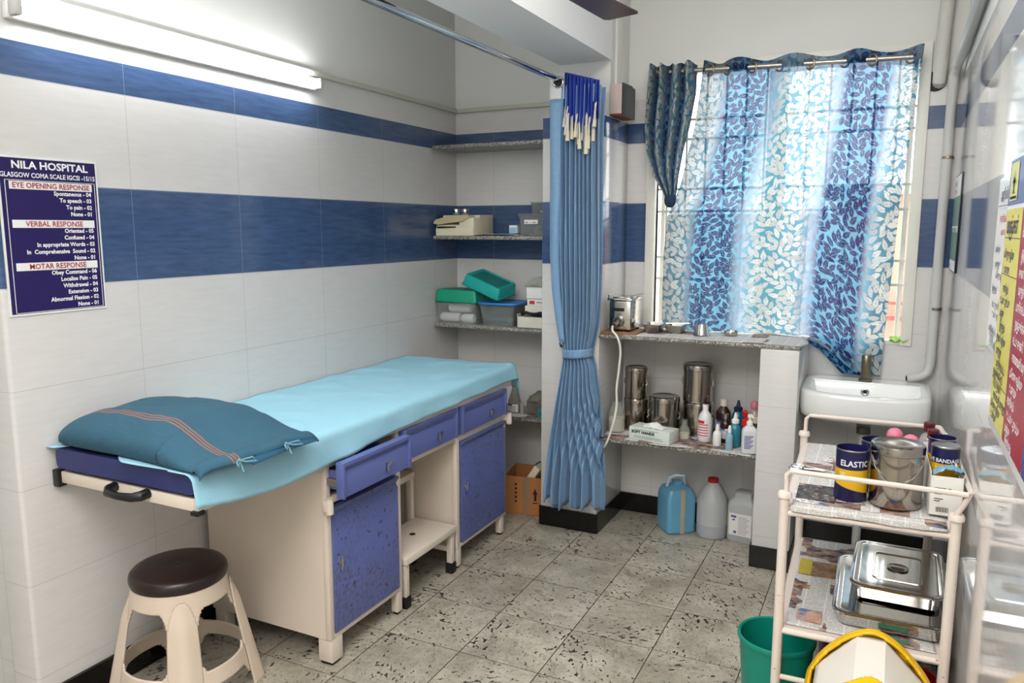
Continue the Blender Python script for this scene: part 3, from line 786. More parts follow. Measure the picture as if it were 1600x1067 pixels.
def curtain_mat(name, transl, clearf):
    t = NT(name); t.n.remove(t.b)
    a = t.new('ShaderNodeAttribute', attribute_name='print')
    c = a.outputs['Color']; weave = t.noise(t.pos(), 400, 2)
    c = t.mix(t.math('MULTIPLY', weave, .25), c, (0, 0, 0, 1))
    d = t.new('ShaderNodeBsdfDiffuse'); t.link(c, d.inputs['Color'])
    tr = t.new('ShaderNodeBsdfTranslucent'); t.link(c, tr.inputs['Color'])
    tp = t.new('ShaderNodeBsdfTransparent'); t.link(t.mix(.45, c, (.9, .93, 1, 1)), tp.inputs['Color'])
    m1 = t.new('ShaderNodeMixShader'); m1.inputs[0].default_value = transl; t.link(d.outputs[0], m1.inputs[1]); t.link(tr.outputs[0], m1.inputs[2])
    m2 = t.new('ShaderNodeMixShader'); m2.inputs[0].default_value = clearf; t.link(m1.outputs[0], m2.inputs[1]); t.link(tp.outputs[0], m2.inputs[2])
    t.link(m2.outputs[0], t.out.inputs['Surface']); return t.m
M_wcur = curtain_mat('printed_leaf_voile', .46, .10); M_wbunch = curtain_mat('printed_leaf_voile_bunched', .25, .0)
def zone_cols(um, vm, uf):
    """um, vm in metres on the cloth, uf 0..1 across -> linear rgb"""
    iy = np.clip((vm / .0022).astype(int), 0, LM.shape[0] - 1); ix = np.clip((um / .0022).astype(int), 0, LM.shape[1] - 1)
    lf = LM[iy, ix][:, None]; tn = LT[iy, ix][:, None]
    C = lambda *a: np.array(lin(a)[:3])
    # (position, ground, leaf)
    stops = [(0, C(84, 128, 146), C(196, 200, 194)), (.10, C(88, 136, 156), C(190, 196, 198)), (.15, C(118, 184, 212), C(54, 66, 114)), (.31, C(118, 184, 212), C(46, 58, 106)), (.37, C(152, 196, 222), C(186, 204, 222)),
             (.44, C(104, 172, 194), C(226, 228, 222)), (.60, C(112, 176, 200), C(230, 230, 226)), (.66, C(158, 198, 226), C(190, 202, 224)), (.70, C(126, 186, 216), C(58, 62, 114)), (.87, C(122, 184, 216), C(54, 58, 110)),
             (.90, C(136, 194, 216), C(196, 204, 218)), (.94, C(90, 152, 174), C(222, 224, 220)), (1.0, C(72, 128, 148), C(212, 214, 210))]
    ps = [s[0] for s in stops]
    g = np.stack([np.interp(uf, ps, [s[1][k] for s in stops]) for k in range(3)], 1); l = np.stack([np.interp(uf, ps, [s[2][k] for s in stops]) for k in range(3)], 1)
    l = l * (.85 + .3 * tn)
    return np.concatenate([np.clip(g * (1 - lf) + l * lf, 0, 1), np.ones((len(uf), 1))], 1)
wtab = [(2.36, 1.442, 2.383), (2.039, 1.398, 2.358), (1.762, 1.333, 2.336), (1.604, 1.270, 2.327), (1.41, 1.258, 2.321), (1.246, 1.259, 2.312), (1.09, 1.270, 2.305), (1.04, 1.285, 2.304), (.96, 1.30, 2.300), (.86, 1.31, 2.298)]
NU, NV = 400, 540
EYX = (1.469, 1.548, 1.666, 1.787, 1.921, 2.067, 2.179, 2.331)
def rod_phase(x):
    if x <= EYX[0]: return (x - EYX[0]) / .10 * PI
    for k in range(7):
        if x <= EYX[k + 1]: return (k + (x - EYX[k]) / (EYX[k + 1] - EYX[k])) * PI
    return (7 + min(1, (x - EYX[7]) / .1)) * PI
def wcurt(u, v):
    xt = 1.442 + .941 * u; wave = math.sin(rod_phase(xt))
    zt = 2.352 - (xt - 1.2) * .022 - .006 * wave
    zb = 1.043 if u < .66 else 1.043 - .175 * smooth((u - .66) / .28)
    z = zt + (zb - zt) * v
    l, r = interp(wtab, z); x = l + (r - l) * u
    top = math.exp(-v * 7)
    y = -.078 + .036 * wave * top + (1 - top) * (.016 * math.sin(2 * PI * (4.2 * u + .1 * v)) + .010 * math.sin(2 * PI * (9 * u + .4 * v)) * (.5 + .5 * math.sin(u * 7 + v * 2)) + .012 * mnoise.noise((u * 6, v * 4, 3.3)))
    y -= .045 * smooth((v - .82) / .18) * smooth((.5 - u) / .3)      # lower left corner rests on the counter
    if u > .64 and v > .5: k = smooth((v - .5) / .2); y = y * (1 - k) + k * max(-.060, min(-.036, y + .02))
    return (x, min(y, -.032), z)
mb = MB(); mb.grid(wcurt, NU, NV)
wc = mb.build('curtain_cloth', M_wcur, None, ang=0, merge=False)
uu = np.tile(np.arange(NU + 1) / NU, NV + 1); vv = np.repeat(np.arange(NV + 1) / NV, NU + 1)
wcc = zone_cols(uu * 1.12, (1 - vv) * 1.42, uu)
hd = np.array([.052 - .012 * math.sin(rod_phase(1.442 + .941 * q)) for q in np.arange(NU + 1) / NU])     # doubled heading passes less light; its print is darkened for that
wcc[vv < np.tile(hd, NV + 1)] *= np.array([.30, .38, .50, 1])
wcc[:, :3] *= (.72 + .28 * np.clip((uu - .02) / .12, 0, 1))[:, None]  # left edge darkened in the print colour, as it gets no backlight
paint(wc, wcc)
wct = thing('window_curtain', 'sheer blue curtain printed with white and indigo leaves drawn across the window', 'curtain', (1.85, -.07, .86))
wc.location = -wct.location; wc.parent = wct
# eyelets along the rod
RODZ = lambda x: 2.316 - (x - 1.2) * .025
for x in EYX:
    m = MB(); zc = RODZ(x); pts = [(x + .012 * math.sin(a * PI / 9) * .35, -.080 + .020 * math.sin(a * PI / 9), zc + .024 * math.cos(a * PI / 9)) for a in range(18)]
    m.tube([(x + .018 * math.sin(a * PI / 9), -.084 - .006 * math.sin(a * PI / 9), zc - .004 + .024 * math.cos(a * PI / 9)) for a in range(18)], .0045, 8, closed=True)
    m.build('eyelet', M_oldchrome, wct)
tag(MB().tube([(1.19, -.080, RODZ(1.19)), (2.372, -.080, RODZ(2.372))], .0115, 14).build('curtain_rod', M_steel2), 'steel curtain rod threaded through the leaf curtains above window', 'curtain rod')
# hem turned up at lower right
def hemlow(u, v):
    x = 1.965 + .335 * u; top = 1.020 - .15 * smooth((u) / .9); z = top - v * (.02 + .055 * smooth(u * 1.4)) ; 
    return (x, -.056 + .008 * math.sin(u * 14) - .006 * v, max(z, .868))
HN, HM = 120, 24
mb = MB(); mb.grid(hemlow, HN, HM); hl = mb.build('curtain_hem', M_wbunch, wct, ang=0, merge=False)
uu = np.tile(np.arange(HN + 1) / HN, HM + 1); vv = np.repeat(np.arange(HM + 1) / HM, HN + 1)
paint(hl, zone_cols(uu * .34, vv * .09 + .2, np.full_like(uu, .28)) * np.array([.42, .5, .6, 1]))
# bunched panel knotted at the left
btab = [(2.34, 1.178, 1.401), (2.203, 1.172, 1.402), (2.049, 1.163, 1.381), (1.923, 1.172, 1.352), (1.811, 1.208, 1.334), (1.730, 1.258, 1.326), (1.70, 1.272, 1.320)]
def bunch(u, v):
    z = 2.345 - v * .66 + .006 * math.sin(u * 30) * (1 - v); l, r = interp(btab, z)
    k = smooth(v * 1.1); x = l + (r - l) * u
    gap = math.exp(-((u - .56 + .05 * v) / .07) ** 2) * smooth((.75 - v) / .3)
    y = -.105 - (.030 * (1 - k) + .010) * math.sin(2 * PI * 3.6 * u + .6 + .8 * math.sin(v * 3 + u * 3)) - .02 * math.sin(u * PI) + .045 * gap
    return (x, min(y, -.035), z)
bn = thing('knotted_curtain', 'dark teal leaf printed curtain bunched and knotted at window edge', 'curtain', (1.29, -.10, 1.69))
mb = MB(); mb.grid(bunch, 190, 230); bo = mb.build('curtain_cloth', M_wbunch, None, ang=0, merge=False)
uu = np.tile(np.arange(191) / 190, 231); vv = np.repeat(np.arange(231) / 230, 191)
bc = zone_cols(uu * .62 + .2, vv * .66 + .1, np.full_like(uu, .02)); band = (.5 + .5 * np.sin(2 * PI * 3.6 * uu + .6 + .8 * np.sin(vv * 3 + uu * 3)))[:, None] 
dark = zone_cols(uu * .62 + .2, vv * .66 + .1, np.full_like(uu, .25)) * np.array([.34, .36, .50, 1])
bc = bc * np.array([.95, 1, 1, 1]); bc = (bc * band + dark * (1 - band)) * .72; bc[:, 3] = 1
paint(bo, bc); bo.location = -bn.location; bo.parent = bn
mb = MB()
mb.ball((1.298, -.115, 1.690), .030, (1.0, .8, 1.3)); mb.build('knot', P('dark_teal_cloth', (34, 58, 84), .9, var=.3, vscale=60), bn)
for x in (1.225, 1.36):
    m = MB(); m.tube([(x, -.110 - .024 * math.sin(a * PI / 9) * .3, RODZ(x) + .024 * math.cos(a * PI / 9)) if False else (x + .010 * math.sin(a * PI / 9), -.100 + .024 * math.sin(a * PI / 9), RODZ(x) + .024 * math.cos(a * PI / 9)) for a in range(18)], .004, 8, closed=True); m.build('eyelet', M_oldchrome, bn)
mb = MB(); mb.box(1.0, 1.0001, 0, .0001, 0, .0001); mb.bm.free()
gc = MB(); gc.grid(lambda u, v: (2.325 + .075 * u, -.020 + .055 * v, 1.0345 + .006 * math.sin(u * 14) * math.sin(v * 9 + 1) + .012 * v), 16, 10)
tag(gc.build('green_cloth', P('lime_cloth', (150, 196, 92), .9, var=.3, vscale=40, spots=((40, 110, 60), 30, .6)), ang=0, solid=.003), 'lime green cloth lying on the window sill beside the curtain', 'cloth')

# ------------------------------------------------------------------ switch box, duct, fan
sb = thing('switch_box', 'old grey and pink wall box on the side of the pillar', 'switch box', (1.07, -.2, 2.09))
mb = MB(); mb.box(PX1 - .003, 1.0965, -.30, -.105, 2.100, 2.240, .002); mb.build('box_body', P('pinkish_board', (196, 178, 170), .6), sb)
mb = MB(); mb.prism([(-.300, 2.098), (-.100, 2.092), (-.100, 2.236), (-.115, 2.244), (-.128, 2.238), (-.150, 2.248), (-.300, 2.243)], .004, 'x', 1.097); mb.build('side_cover', P('dark_grey_cover', (58, 60, 60), .6, spec=.2), sb)
mb = MB(); mb.box(PX1 - .003, 1.1, -.30, -.10, 2.091, 2.099, .002); mb.build('base_board', P('red_brown_board', (112, 58, 38), .6), sb)
tag(MB().box(PX1 - .004, PX1 + .010, -.235, -.135, 2.2485, 2.99, .003).build('cable_duct', M_paint), 'white cable duct rising from the pink wall box', 'cable duct')
fn = thing('ceiling_fan', 'brown ceiling fan with one blade showing at top of view', 'fan', (1.255, -1.635, 2.35))
fc = Vector((1.255, -1.635, 2.352))
mb = MB(); mb.lathe(fc.x, fc.y, [(0, -.04), (.05, -.035), (.085, -.01), (.09, .03), (.06, .06), (.02, .075), (0, .08)], 28, fc.z); mb.build('motor', M_fan, fn)
mb = MB(); mb.tube([(fc.x, fc.y, fc.z + .07), (fc.x, fc.y, CEIL)], .013, 12); mb.lathe(fc.x, fc.y, [(0, -.07), (.05, -.06), (.06, 0)], 20, CEIL); mb.build('down_rod', M_fan, fn)
fa = math.atan2(-.995 - fc.y, 1.331 - fc.x)
for k in range(3):
    m = MB(); m.M = Matrix.Translation(fc) @ Matrix.Rotation(fa + k * 2 * PI / 3, 4, 'Z') @ Matrix.Rotation(math.radians(3), 4, 'X')
    out = [(.16, -.06), (.58, -.084), (.602, -.074), (.652, .068), (.642, .086), (.16, .064)]
    m.prism(out, .004, 'z', -.002); m.box(.07, .19, -.02, .02, -.006, -.002); m.build('blade', M_fan, fn)

# pipes in the right corner
pp = thing('drain_pipe', 'grey plastic pipe down the corner with open elbow above basin', 'pipe', (2.5, -.03, .85))
pts = [(W - .022, -3.2, 2.42), (W - .022, -1.5, 2.325), (W - .024, -.24, 2.262), (W - .034, -.07, 2.240), (2.503, -.036, 2.20), (2.501, -.034, 1.9), (2.499, -.034, 1.0), (2.499, -.036, .938), (2.492, -.040, .902), (2.470, -.045, .882), (2.44, -.05, .873), (2.408, -.058, .869)]
mb = MB(); mb.tube(pts, [.021] * 8 + [.020, .019, .018, .0175], 16); mb.build('pipe', M_pvc, pp)
mb = MB(); mb.tube([(2.407, -.0582, .869), (2.4062, -.0584, .869)], .0125, 12); mb.build('pipe_mouth', M_dark, pp)
for z in (1.857, 1.191):
    mb = MB(); mb.tube([(2.504, -.034, z - .006), (2.504, -.034, z + .006)], .024, 14); mb.box(2.480, 2.53, -.022, 0, z - .006, z + .006, .002); mb.build('pipe_clip', M_oldchrome, pp)
mb = MB(); mb.tube([(2.499, -.034, .96), (2.499, -.034, .985)], .0235, 14); mb.build('pipe_joint', M_pvc, pp)
tag(MB().tube([(2.452, .03, 2.175), (2.450, -.020, 2.19), (2.450, -.032, 2.24), (2.454, -.034, 2.42), (2.462, -.036, 2.6), (2.464, -.036, 2.99)], .028, 12).build('wrapped_pipe', P('tape_wrapped_pipe', (198, 196, 190), .7, var=.08, vscale=60)), 'white tape wrapped pipe rising from a hole in the window wall', 'pipe')
tag(MB().tube([(2.436, -.0005, 2.190), (2.436, -.0030, 2.190)], .044, 20).build('wall_hole', M_dark), 'black ragged hole in the wall behind the wrapped pipe', 'hole')

# ------------------------------------------------------------------ boards on the right wall
RN, RU = (0, -1, 0), (0, 0, 1)          # reading direction on the right wall
sg = thing('framed_sign', 'small framed green and white notice on right wall next to the pipe', 'sign', (W, -.5, 1.37))
mb = MB(); mb.box(W - .005, W - .001, -.445, -.10, 1.372, 1.770, .001); mb.build('sign_frame', P('black_frame', (40, 40, 42), .4), sg)
xs = W - .0054
mb = MB(); mb.quad((xs, -.438, 1.378), (xs, -.107, 1.378), (xs, -.107, 1.764), (xs, -.438, 1.764)); mb.build('sign_paper', P('sign_white', (222, 222, 222), .4), sg)
mb = MB()
for a, b in ((1.42, 1.535), (1.56, 1.68)): mb.quad((xs - .0005, -.438, a), (xs - .0005, -.107, a), (xs - .0005, -.107, b), (xs - .0005, -.438, b))
mb.build('sign_picture', P('sign_green', (64, 112, 92), .4, var=.4, vscale=14), sg)
mb = MB()
for z_, s_ in ((1.735, 'அறிவிப்பு'), (1.545, 'கைகளை கழுவவும்'), (1.395, 'நன்றி')): mb.text(s_, .024, (xs - .001, -.12, z_ - .008), RN, RU, 'LEFT', .0004)
mb.build('sign_lettering', M_inkb, sg, ang=0, merge=False)
mb = MB(); mb.text('சுகாதாரம்', .024, (xs - .001, -.12, 1.695), RN, RU, 'LEFT', .0004); mb.build('red_lettering', M_inkr, sg, ang=0, merge=False)

tam = ['பொது கழிவு', 'உணவு', 'காகிதம்', 'உடல் உறுப்பு', 'பஞ்சு', 'இரத்தம்', 'துணி கழிவு', 'மருந்து', 'பாதிக்கப்பட்ட', 'நஞ்சுக்கொடி', 'கட்டு துணி', 'காலாவதி மருந்து']
wp = thing('notice_sheet', 'white notice sheet of grey text on right wall beside the coloured board', 'poster', (W, -1.9, 1.27))
mb = MB(); mb.box(W - .004, W - .001, -2.075, -1.74, 1.262, 1.668); mb.build('sheet_paper', P('laminated_white', (218, 222, 226), .15, var=.02), wp)
mb = MB(); x_ = W - .0042
mb.text('அறிவிப்புகள்', .034, (x_, -1.79, 1.617), RN, RU, 'LEFT', .0005); mb.quad((x_, -2.06, 1.602), (x_, -1.75, 1.602), (x_, -1.75, 1.6035), (x_, -2.06, 1.6035))
for i, z_ in enumerate((1.50, 1.465, 1.44, 1.405, 1.37, 1.348, 1.31, 1.295, 1.28)): mb.text(tam[(i * 5 + 2) % 12], .021, (x_, -1.77 - .02 * (i % 3), z_ - .006), RN, RU, 'LEFT', .0003)
mb.build('grey_lettering', P('grey_ink', (84, 88, 104), .6), wp, ang=0, merge=False)
mb = MB(); mb.text('எச்சரிக்கை', .024, (x_, -1.80, 1.565), RN, RU, 'LEFT', .0003); mb.text('கவனம்', .022, (x_, -1.84, 1.535), RN, RU, 'LEFT', .0003); mb.build('red_lettering', P('pale_red_ink', (206, 120, 124), .6), wp, ang=0, merge=False)

wb = thing('waste_board', 'waste sorting board with yellow and red columns and biohazard sign on right wall', 'board', (W, -2.5, 1.14))
mb = MB(); mb.box(W - .022, W - .001, -3.05, -2.088, 1.140, 1.690, .002); mb.build('board_frame', P('board_white_edge', (214, 216, 218), .4), wb)
x_ = W - .0225
def panel(y0, y1, z0, z1, m, nm): MB().quad((x_, y0, z0), (x_, y1, z0), (x_, y1, z1), (x_, y0, z1)).build(nm, m, wb)
panel(-2.318, -2.094, 1.160, 1.588, P('panel_yellow', (204, 194, 84), .35, var=.03, spec=.25), 'yellow_column'); panel(-2.56, -2.322, 1.160, 1.588, P('panel_red', (148, 18, 46), .35, var=.05, spec=.25), 'red_column')
panel(-2.80, -2.564, 1.160, 1.588, P('panel_blue', (40, 60, 140), .2, var=.05), 'blue_column'); panel(-3.04, -2.804, 1.160, 1.588, P('panel_black', (30, 30, 34), .2, var=.05), 'black_column')
panel(-3.04, -2.094, 1.596, 1.684, P('panel_navy', (52, 60, 130), .2, var=.05), 'header_band')
x2 = x_ - .0006
mb = MB(); mb.quad((x2, -2.225, 1.604), (x2, -2.118, 1.604), (x2, -2.118, 1.678), (x2, -2.225, 1.678)); mb.build('emblem_plate', P('emblem_yellow', (200, 200, 96), .3), wb)
mb = MB(); cyb, czb = -2.171, 1.638                # biohazard trefoil
for k in range(3):
    a = PI / 2 + k * 2 * PI / 3; ox, oz = cyb + .014 * math.cos(a), czb + .014 * math.sin(a)
    a_out = [(ox + .0135 * math.cos(a + q), oz + .0135 * math.sin(a + q)) for q in np.linspace(.55, 2 * PI - .55, 22)]
    a_in = [(ox + .003 * math.cos(a) + .0100 * math.cos(a + q), oz + .003 * math.sin(a) + .0100 * math.sin(a + q)) for q in np.linspace(.55, 2 * PI - .55, 22)]
    for i in range(21): mb.quad(*[(x2 - .0005, p[0], p[1]) for p in (a_out[i], a_out[i + 1], a_in[i + 1], a_in[i])])
for i in range(24):
    q0, q1 = i * PI / 12, (i + 1) * PI / 12
    mb.quad(*[(x2 - .0004, cyb + r * math.cos(q), czb + r * math.sin(q)) for r, q in ((.0105, q0), (.0105, q1), (.0085, q1), (.0085, q0))])
mb.poly([(x2 - .0005, -2.215, 1.6075), (x2 - .0005, -2.128, 1.6075), (x2 - .0005, -2.128, 1.6125), (x2 - .0005, -2.215, 1.6125)])
mb.build('hazard_emblem', M_ink, wb, ang=0)
mb = MB()
mb.text('மஞ்சள்', .042, (x2, -2.118, 1.541), RN, RU, 'LEFT', .0009)
for i, z_ in enumerate((1.500, 1.470, 1.432, 1.408, 1.382, 1.356, 1.330, 1.305, 1.280, 1.258, 1.236, 1.214, 1.192, 1.172)):
    mb.text(tam[i % 12], .0215, (x2, -2.112 - .014 * ((i * 7) % 3), z_ - .008), RN, RU, 'LEFT', .0006, .9)
for z_ in (1.531, 1.458, 1.243): mb.quad((x2, -2.318, z_), (x2, -2.094, z_), (x2, -2.094, z_ + .0014), (x2, -2.318, z_ + .0014))
mb.build('dark_lettering', P('navy_ink', (52, 52, 84), .5), wb, ang=0, merge=False)
mb = MB()
for i, z_ in enumerate((1.541, 1.50, 1.47, 1.44, 1.41, 1.38, 1.35, 1.32, 1.29, 1.265, 1.24, 1.215, 1.19, 1.168)):
    mb.text(('சிவப்பு' if i == 0 else tam[(i + 4) % 12]), (.04 if i == 0 else .0225), (x2, -2.345 - .012 * (i % 2), z_ - .006), RN, RU, 'LEFT', .0007, .9)
mb.build('pale_lettering', P('pale_ink', (232, 216, 216), .5), wb, ang=0, merge=False)

# ------------------------------------------------------------------ wash basin
ba = thing('wash_basin', 'white ceramic wash basin below the right side of window', 'basin', (2.24, -.2, .68))
bx0, bx1, bzt = 1.974, 2.506, .850
def outline(k, inset=0.0):
    """rounded D outline, wall side straight; k index"""
    n = 64; a = 2 * PI * k / n; c, s = math.cos(a), math.sin(a); e = .30
    X = (bx1 - bx0) / 2 - inset; Yf, Yb = .205 - inset, .205 - inset
    x = X * math.copysign(abs(c) ** e, c); y = (Yf if s < 0 else Yb) * math.copysign(abs(s) ** e, s)
    if y < 0: y *= 1 - .20 * (abs(x) / X) ** 2.5
    return ((bx0 + bx1) / 2 + x, -.208 + y)
mb = MB(); rings = []
def bring(inset, z, yo=0.0, sc=1.0): return [mb._v((outline(k, inset)[0], (outline(k, inset)[1] + .208) * sc - .208 + yo, z - (.018 * smooth((-.1 - outline(k, inset)[1]) / .3) if z > .8 else 0))) for k in range(64)]
specs = [(.13, .668, .03), (.05, .702, .01), (.012, .716, .0), (.003, .726, 0), (0, .748, 0), (0, .834, 0), (.004, .845, 0), (.012, bzt, 0), (.034, bzt, 0)]
rg = [bring(i, z, yo) for i, z, yo in specs]
# bowl: deck at the back stays wide
def bowl(inset, z, yb):
    out = []
    for k in range(64):
        x, y = outline(k, inset); y = min(y, yb); out.append(mb._v((x, y, z - (.018 * smooth((-.1 - y) / .3) if z > .8 else 0))))
    return out
rg += [bowl(.040, bzt - .002, -.128), bowl(.048, bzt - .012, -.134), bowl(.066, .765, -.148), bowl(.11, .738, -.17), bowl(.17, .731, -.2)]
for A, B in zip(rg, rg[1:]):
    for k in range(64): mb._f([A[k], A[(k + 1) % 64], B[(k + 1) % 64], B[k]])
mb._f(rg[0][::-1]); mb._f(rg[-1])
mb.build('bowl', M_ceramic, ba, ang=50)
mb = MB(); mb.M = Matrix.Translation((2.240, -.1425, .806)) @ Matrix.Rotation(PI / 2 - .15, 4, 'X')
mb.lathe(0, 0, [(.008, .004), (.012, .006), (.017, .004), (.018, 0)], 24); o = mb.build('overflow_ring', M_chrome, ba)
mb = MB(); mb.M = Matrix.Translation((2.240, -.1430, .806)) @ Matrix.Rotation(PI / 2 - .15, 4, 'X'); mb.lathe(0, 0, [(0, .004), (.009, .004), (.009, .002)], 16); mb.build('overflow_hole', M_dark, ba)
tp = thing('basin_tap', 'tarnished metal pillar tap standing on the basin deck', 'tap', (2.237, -.095, .850))
mb = MB(); mb.lathe(2.237, -.095, [(0, 0), (.030, 0), (.030, .006), (.024, .010), (.020, .014), (.020, .06), (.021, .064), (.021, .115), (.018, .120), (0, .120)], 24, .8505); mb.build('tap_body', M_oldchrome, tp)
mb = MB(); mb.tube([(2.237, -.100, .880), (2.236, -.120, .877)], .009, 12); mb.build('tap_spout', M_oldchrome, tp)
wsp = thing('waste_pipe', 'grey waste trap hanging below the wash basin', 'pipe', (2.25, -.19, .3))
mb = MB(); mb.lathe(2.245, -.19, [(.020, .36), (.024, .37), (.026, .44), (.020, .46), (.020, .63), (0, .64)], 18); mb.build('trap', M_pvc, wsp)
mb = MB(); mb.tube([(2.245, -.19, .40), (2.245, -.19, .12), (2.245, -.18, .06), (2.245, -.18, .0)], .019, 12); mb.build('pipe', M_pvc, wsp)
mb = MB(); mb.tube([(2.245, -.19, .622), (2.245, -.19, .655)], .031, 14); mb.build('locknut', P('grey_brown_nut', (96, 90, 80), .5), wsp)

# ------------------------------------------------------------------ window counter: things on top
CT = 1.0365
tag(MB().grid(lambda u, v: (1.16 + .82 * u + .02 * math.sin(v * 5), -.418 + .335 * v + .004 * math.sin(u * 9), CT + .0015 + .0015 * math.sin(u * 21) * math.sin(v * 11) - (.012 * smooth((.10 - v) / .10) if 0 else 0)), 40, 16).build('newspaper', M_news1, ang=0, solid=.0008), 'newspaper spread over the granite window counter', 'newspaper')
tag(MB().box(1.045, 1.225, -.405, -.20, CT, CT + .012, .003).build('wooden_board', M_wood), 'brown wooden board under the steriliser on the counter', 'board')
sz = thing('steriliser', 'small boxy steel steriliser with dial on the window counter', 'steriliser', (1.135, -.29, CT + .012))
z0 = CT + .0125
mb = MB(); mb.box(1.078, 1.188, -.375, -.205, z0 + .008, z0 + .150, .006); mb.build('body', M_steel, sz)
mb = MB(); mb.box(1.070, 1.196, -.385, -.195, z0 + .152, z0 + .162, .003); mb.box(1.09, 1.18, -.36, -.22, z0 + .162, z0 + .168, .003); mb.build('lid', M_steel, sz)
mb = MB()
for x in (1.076, 1.190): mb.tube([(x, -.375, z0 + .158), (x, -.379, z0 + .176), (x + (.02 if x > 1.1 else 0), -.25, z0 + .178)], .004, 6)
mb.build('lid_handle', M_steel2, sz)
mb = MB(); mb.box(1.098, 1.155, -.3775, -.3745, z0 + .100, z0 + .116, .001); mb.build('slot', M_dark, sz)
mb = MB(); mb.M = Matrix.Translation((1.130, -.374, z0 + .050)) @ Matrix.Rotation(PI / 2, 4, 'X'); mb.lathe(0, 0, [(.028, 0), (.026, .016), (.020, .022), (.016, .010), (0, .010)], 20); mb.tube([(0, .0, .012), (-.012, -.014, .036)], .014, 10); mb.build('dial', M_steel2, sz)
mb = MB()
for x in (1.09, 1.176):
    for y in (-.36, -.22): mb.lathe(x, y, [(0, 0), (.008, 0), (.008, .010), (0, .010)], 10, z0)
mb.build('foot', M_rubber, sz)
pc = [(1.112, -.418, z0 + .030), (1.120, -.440, z0 + .010), (1.150, -.452, 1.03), (1.166, -.454, .97), (1.160, -.452, .88), (1.150, -.452, .78), (1.152, -.452, .70), (1.140, -.454, .62), (1.118, -.452, .54), (1.098, -.448, .49), (1.072, -.41, .462), (1.046, -.36, .455)]
# smooth the cable with Catmull-Rom
def cr(ps, n=6):
    ps = [Vector(p) for p in ps]; out = []
    for i in range(len(ps) - 1):
        p0, p1, p2, p3 = ps[max(i - 1, 0)], ps[i], ps[i + 1], ps[min(i + 2, len(ps) - 1)]
        for k in range(n):
            t = k / n; out.append(.5 * ((2 * p1) + (-p0 + p2) * t + (2 * p0 - 5 * p1 + 4 * p2 - p3) * t * t + (-p0 + 3 * p1 - 3 * p2 + p3) * t ** 3))
    return out + [ps[-1]]
tag(MB().tube(cr(pc), .0055, 8).build('power_cord', P('white_cable', (220, 216, 206), .45)), 'white power cord hanging from the steriliser in front of shelf', 'cord')
def steel_tray(loc, lab, w=.085, d=.12, h=.04):
    o = thing('kidney_tray', lab, 'tray', loc, 'open steel trays on the counter')
    m = MB(); A = rrect(-w / 2 * .8, w / 2 * .8, -d / 2 * .8, d / 2 * .8, .008); B = rrect(-w / 2, w / 2, -d / 2, d / 2, .01); Cc = rrect(-w / 2 - .008, w / 2 + .008, -d / 2 - .008, d / 2 + .008, .014)
    rr = [[m._v((p[0], p[1], z)) for p in q] for q, z in ((A, 0), (B, h), (Cc, h + .001), (Cc, h - .002))]
    inn_ = [[m._v((p[0] * .97, p[1] * .97, z)) for p in q] for q, z in ((B, h), (A, .003))]
    for a, b in ((rr[0], rr[1]), (rr[1], rr[2]), (rr[2], rr[3]), (inn_[0], inn_[1])):
        for k in range(len(a)): m._f([a[k], a[(k + 1) % len(a)], b[(k + 1) % len(a)], b[k]])
    m._f(rr[0][::-1]); m._f(inn_[1]); m.build('tray_body', M_steel2, o, local=True)
    return o
t1 = steel_tray((1.265, -.225, CT + .004), 'open steel tray on the counter nearest the steriliser')
t2 = dup(t1, (1.372, -.215, CT + .004), 'open steel tray on the counter holding a pair of tongs')
fo = MB(); fo.tube([(1.32, -.24, CT + .049), (1.372, -.232, CT + .050), (1.44, -.215, CT + .051)], .003, 6); fo.tube([(1.33, -.25, CT + .049), (1.372, -.238, CT + .050), (1.44, -.219, CT + .051)], .003, 6); fo.ball((1.44, -.217, CT + .051), .004)
tag(fo.build('tongs', M_chrome), 'steel tongs laid across the second counter tray', 'tongs')
cu_ = thing('steel_cup', 'upturned steel cup on newspaper in the middle of the counter', 'cup', (1.509, -.27, CT + .003))
mb = MB(); mb.lathe(1.509, -.262, [(.041, 0), (.043, .002), (.036, .010), (.027, .052), (.024, .056), (0, .057)], 28, CT + .003); mb.build('cup_body', M_steel, cu_)
rl = thing('steel_dish', 'small round steel dish on the counter to right of the cup', 'dish', (1.635, -.215, CT + .003))
mb = MB(); mb.lathe(1.640, -.215, [(0, .0), (.026, 0), (.032, .006), (.034, .020), (.032, .024), (.029, .020), (.027, .006), (0, .004)], 24, CT + .003); mb.build('dish_body', M_steel, rl)
mb = MB(); mb.box(1.595, 1.612, -.230, -.205, CT + .012, CT + .024, .003); mb.build('dish_handle', M_steel2, rl)

